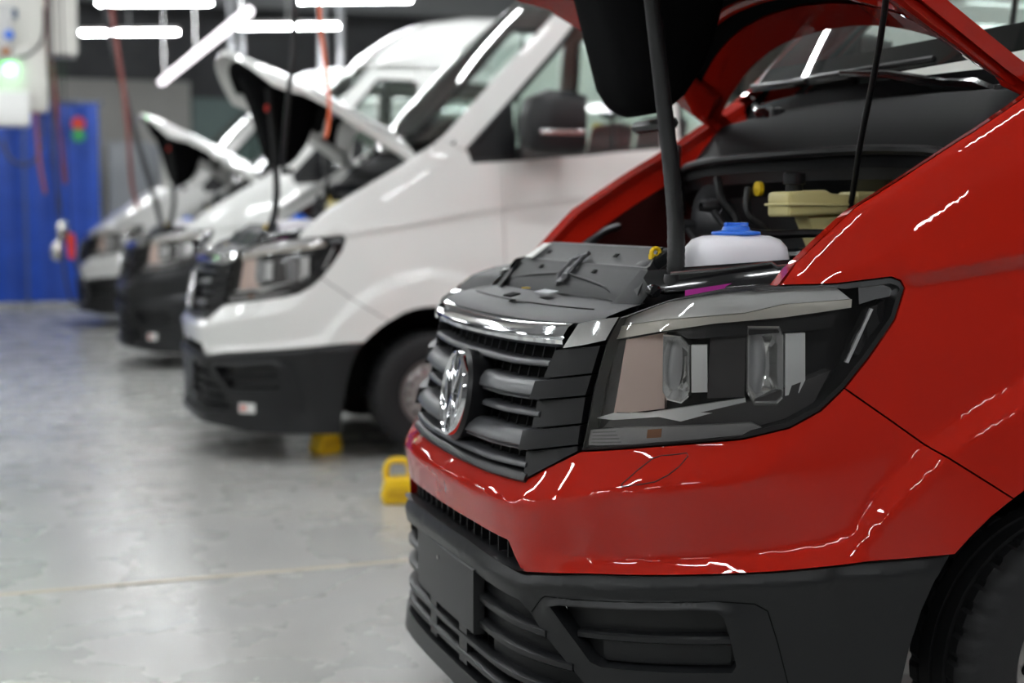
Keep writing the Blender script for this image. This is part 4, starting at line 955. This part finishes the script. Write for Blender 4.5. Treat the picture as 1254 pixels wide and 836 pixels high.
for (x, z, m, lb, d) in ((.565, 1.24, MATS['satin aluminium'], 'round metal coupling hanging before the blue curtain, upper of the pair', .06), (.51, 1.05, MATS['satin aluminium'], 'round metal coupling hanging before the blue curtain, lower of the pair', .06)):
    q = MB(); q.lathe([(0, .10), (.03, .095), (d, .05), (d, -.04), (.04, -.09), (0, -.10)], 18, 'z', (x, 14.4 if z < 1.1 else 14.55, z)); c = obj('hose_coupling', q, m, label=lb, cat='coupling')
    q = MB(); yy = 14.4 if z < 1.1 else 14.55; q.tube([(x, yy, z + .09), (x + .005, yy, z + .5), (x, yy, 6.49)], .006, 6); obj('coupling_line', q, BLACKP, c)
q = MB(); q.lathe([(0, .12), (.028, .115), (.04, .05), (.038, -.08), (.03, -.13), (0, -.135)], 16, 'z', (.635, 14.25, 1.10)); c = obj('tool_handle', q, REDPLAST, label='red hand tool hanging before the blue curtain', cat='tool')
q = MB(); q.tube([(.635, 14.25, 1.2), (.62, 14.25, 1.75), (.58, 14.25, 6.49)], .006, 6); obj('tool_line', q, BLACKP, c)

# blue curtain on casters
cu = empty('blue_curtain', (-.6, 22.2, 0), 'tall blue curtain screen with vertical folds standing on casters', 'curtain')
BL = mat('blue pvc curtain', (.02, .085, .50), .35, noise=.12, nscale=3); FRM = mat('screen frame steel', (.10, .12, .2), .4)
for k in range(7):
    x0 = -1.9 + k * .56; n = 9; G = []
    for i in range(n):
        u = i / (n - 1); dy = .05 * math.sin(u * math.pi * 2 + k) ; G.append([(x0 + .565 * u, dy + (.02 if k % 2 else 0), z) for z in (.10, 1.0, 2.0, 3.02)])
    m = MB(); m.grid(G); obj('curtain_strip', m, BL, cu, angle=60)
m = MB(); m.tube([(-1.95, 0, 3.04), (2.08, 0, 3.04)], .03, 8); obj('curtain_rail', m, FRM, cu)
for x in (-1.6, 0, .95, 2.0):
    m = MB(); m.tube([(x, 0, .12), (x, 0, 3.04)], .025, 8); obj('curtain_post', m, FRM, cu)
    m = MB(); m.box((x, 0, .11), (.06, .5, .05)); obj('curtain_foot', m, FRM, cu)
    for s in (-1, 1):
        m = MB(); m.lathe([(0, -.025), (.05, -.025), (.055, 0), (.05, .025), (0, .025)], 16, 'x', (x, s * .22, .055)); obj('caster', m, mat('caster wheel', (.35, .35, .36), .3, metal=.6), cu)
m = MB(); m.lathe([(0, -.012), (.10, -.012), (.10, 0)], 20, 'y', (1.73, -.07, 2.73)); obj('red_spot', m, REDPLAST, cu, label='red round mark')
m = MB(); m.lathe([(0, -.012), (.10, -.012), (.10, 0)], 20, 'y', (1.73, -.072, 2.56)); obj('green_spot', m, mat('green plastic', (.03, .35, .12), .4), cu, label='green round mark')

# hanging white supply unit with a green lamp
UW = mat('pale unit enamel', (.72, .71, .66), .4)
su = empty('supply_unit', (.1, 15.0, 2.3), 'pale supply unit with a green lamp hanging at the upper left', 'supply unit')
obj('unit_body', MB().box((.20, .2, 2.25), (1.16, .6, 3.6) ) if False else MB().box((.18, .2, 2.43), (1.00, .5, 3.5)), UW, su, bevel=.02)
obj('unit_column', MB().box((.02, .15, .42), (.72, .45, .62)), UW, su, bevel=.02)
obj('unit_lower_box', MB().box((-.06, .0, .13), (.54, .45, .34)), mat('white enamel', (.82, .82, .80), .35), su, bevel=.03)
obj('unit_front_box', MB().box((-.06, -.12, .85), (.26, .12, .55)), mat('grey enamel', (.50, .50, .49), .4), su, bevel=.01)
obj('unit_display', MB().box((.035, -.075, 1.05), (.17, .03, .10)), mat('dark blue display', (.02, .06, .13), .2), su)
m = MB(); m.lathe([(0, -.05), (.045, -.045), (.05, 0)], 16, 'y', (.035, -.17, .83)); obj('blue_knob', m, BLUE, su, label='blue knob')
m = MB(); m.lathe([(0, -.05), (.04, -.045), (.045, 0)], 16, 'y', (.0, -.17, .67)); obj('orange_knob', m, mat('brown orange knob', (.35, .14, .04), .4), su)
m = MB(); m.lathe([(0, -.05), (.045, -.04), (.05, 0)], 16, 'y', (.035, -.08, .51)); obj('green_lamp', m, mat('green signal lamp', (.05, .5, .1), .3, emit=(.12, 1, .2), estr=9), su, label='glowing green lamp')
m = MB(); m.tube([(.36, -.02, 1.3), (.37, -.06, .95), (.33, -.08, .78), (.22, -.1, .66), (.10, -.1, .62)], .012, 8, smooth=5); obj('unit_cable', m, MATS['dark grey cable'], su)
m = MB(); m.tube([(-.05, -.05, -.19), (.0, -.06, -.34), (.12, -.06, -.42), (.25, -.04, -.36), (.33, 0, -.19)], .014, 8, smooth=5); obj('unit_cable', m, MATS['dark grey cable'], su)
m = MB(); m.box((.33, .25, .0), (.02, .3, .3)); obj('unit_side_plate', m, MATS['dark grey cable'], su)

# long ribbed tube under the ceiling, given a weak emission
q = MB(); n = 90; P = [Vector((1.985, 12.0 + 6.8 * i / n, 3.07)) for i in range(n + 1)]; q.tube(P, [.036 + (.010 if i % 4 < 2 else 0) for i in range(n + 1)], 14)
du = obj('glow_strip', q, mat('segmented glowing strip', (.9, .88, .92), .3, emit=(1, .93, .98), estr=1.1), label='long segmented glowing strip slanting above the raised hood of the third van', cat='lamp', angle=60)
for y in (12.4, 15.4, 18.4): obj('strip_hanger', MB().box((1.985, y, 4.78), (.015, .015, 3.42)), SATIN, du)

# cabinets by the back wall
def cabinet(name, c, d, m, label, doors=1, top=None):
    t = empty(name, (c[0], c[1], 0), label, 'cabinet'); obj('cabinet_body', MB().box((0, 0, d[2] / 2), d), m, t, bevel=.01)
    for k in range(doors):
        w = d[0] / doors; o = obj('cabinet_door', MB().box((-d[0] / 2 + w * (k + .5), -d[1] / 2 - .012, d[2] / 2), (w - .03, .02, d[2] - .08)), m, t, bevel=.006); obj('handle', MB().box((-d[0] / 2 + w * (k + .85), -d[1] / 2 - .035, d[2] * .52), (.025, .025, .18)), MATS['satin aluminium'], o)
    return t
cabinet('grey_cabinet', (3.0, 31.0, 0), (1.7, .8, 2.9), mat('light grey cabinet', (.42, .44, .47), .45), 'light grey cabinet behind the farthest van\'s hood', 2)
cabinet('white_cabinet', (3.35, 29.5, 0), (.55, .6, 2.95), mat('white cabinet', (.75, .75, .70), .4), 'narrow white cabinet behind the farthest van, before the grey one', 1)
pc = cabinet('pale_cabinet', (4.75, 11.15, 0), (1.6, .6, 2.75), mat('pale green cabinet', (.62, .68, .63), .45), 'pale green cabinet seen through the white van\'s door window', 2)
for x, z, mm in ((-.30, 2.10, OR), (-.12, 2.09, YELLOW), (-.12, 2.62, YELLOW)):
    q = MB(); q.lathe([(0, -.02), (.045, -.02), (.05, 0)], 16, 'y', (x, -.322, z)); obj('cabinet_button', q, mm, pc)
cabinet('pale_cabinet', (6.2, 28, 0), (1.4, .8, 2.6), mat('pale green cabinet', (.62, .68, .63), .45), 'pale cabinet standing behind the third van by the wall', 2)

# small stickers on the white vans' bumpers
def sticker(par, t, z, o, w, h):
    b = bar([(t - w / 2, z, o), (t + w / 2, z, o)], [(h / 2, 0), (h / 2, .002), (-h / 2, .002), (-h / 2, 0)], 4); st = obj('bumper_sticker', b, PAPER, par)
    b = bar([(t - w * .4, z, o + .0025), (t - w * .05, z, o + .0025)], [(h * .3, 0), (h * .3, .001), (-h * .3, .001), (-h * .3, 0)], 3); obj('sticker_print', b, mat('pale red print', (.60, .20, .16), .5), st)
sticker(van1, .80, .295, .024, .10, .055); sticker(van2, .80, .30, .024, .09, .06)

# rectangular area light, defined but not placed
def area(loc, size, e, col=(1, 1, 1)):
    l = bpy.data.lights.new('area_light', 'AREA'); l.shape = 'RECTANGLE'; l.size, l.size_y = size; l.energy = e; l.color = col
    o = bpy.data.objects.new('area_light', l); o.location = loc; COL.objects.link(o)
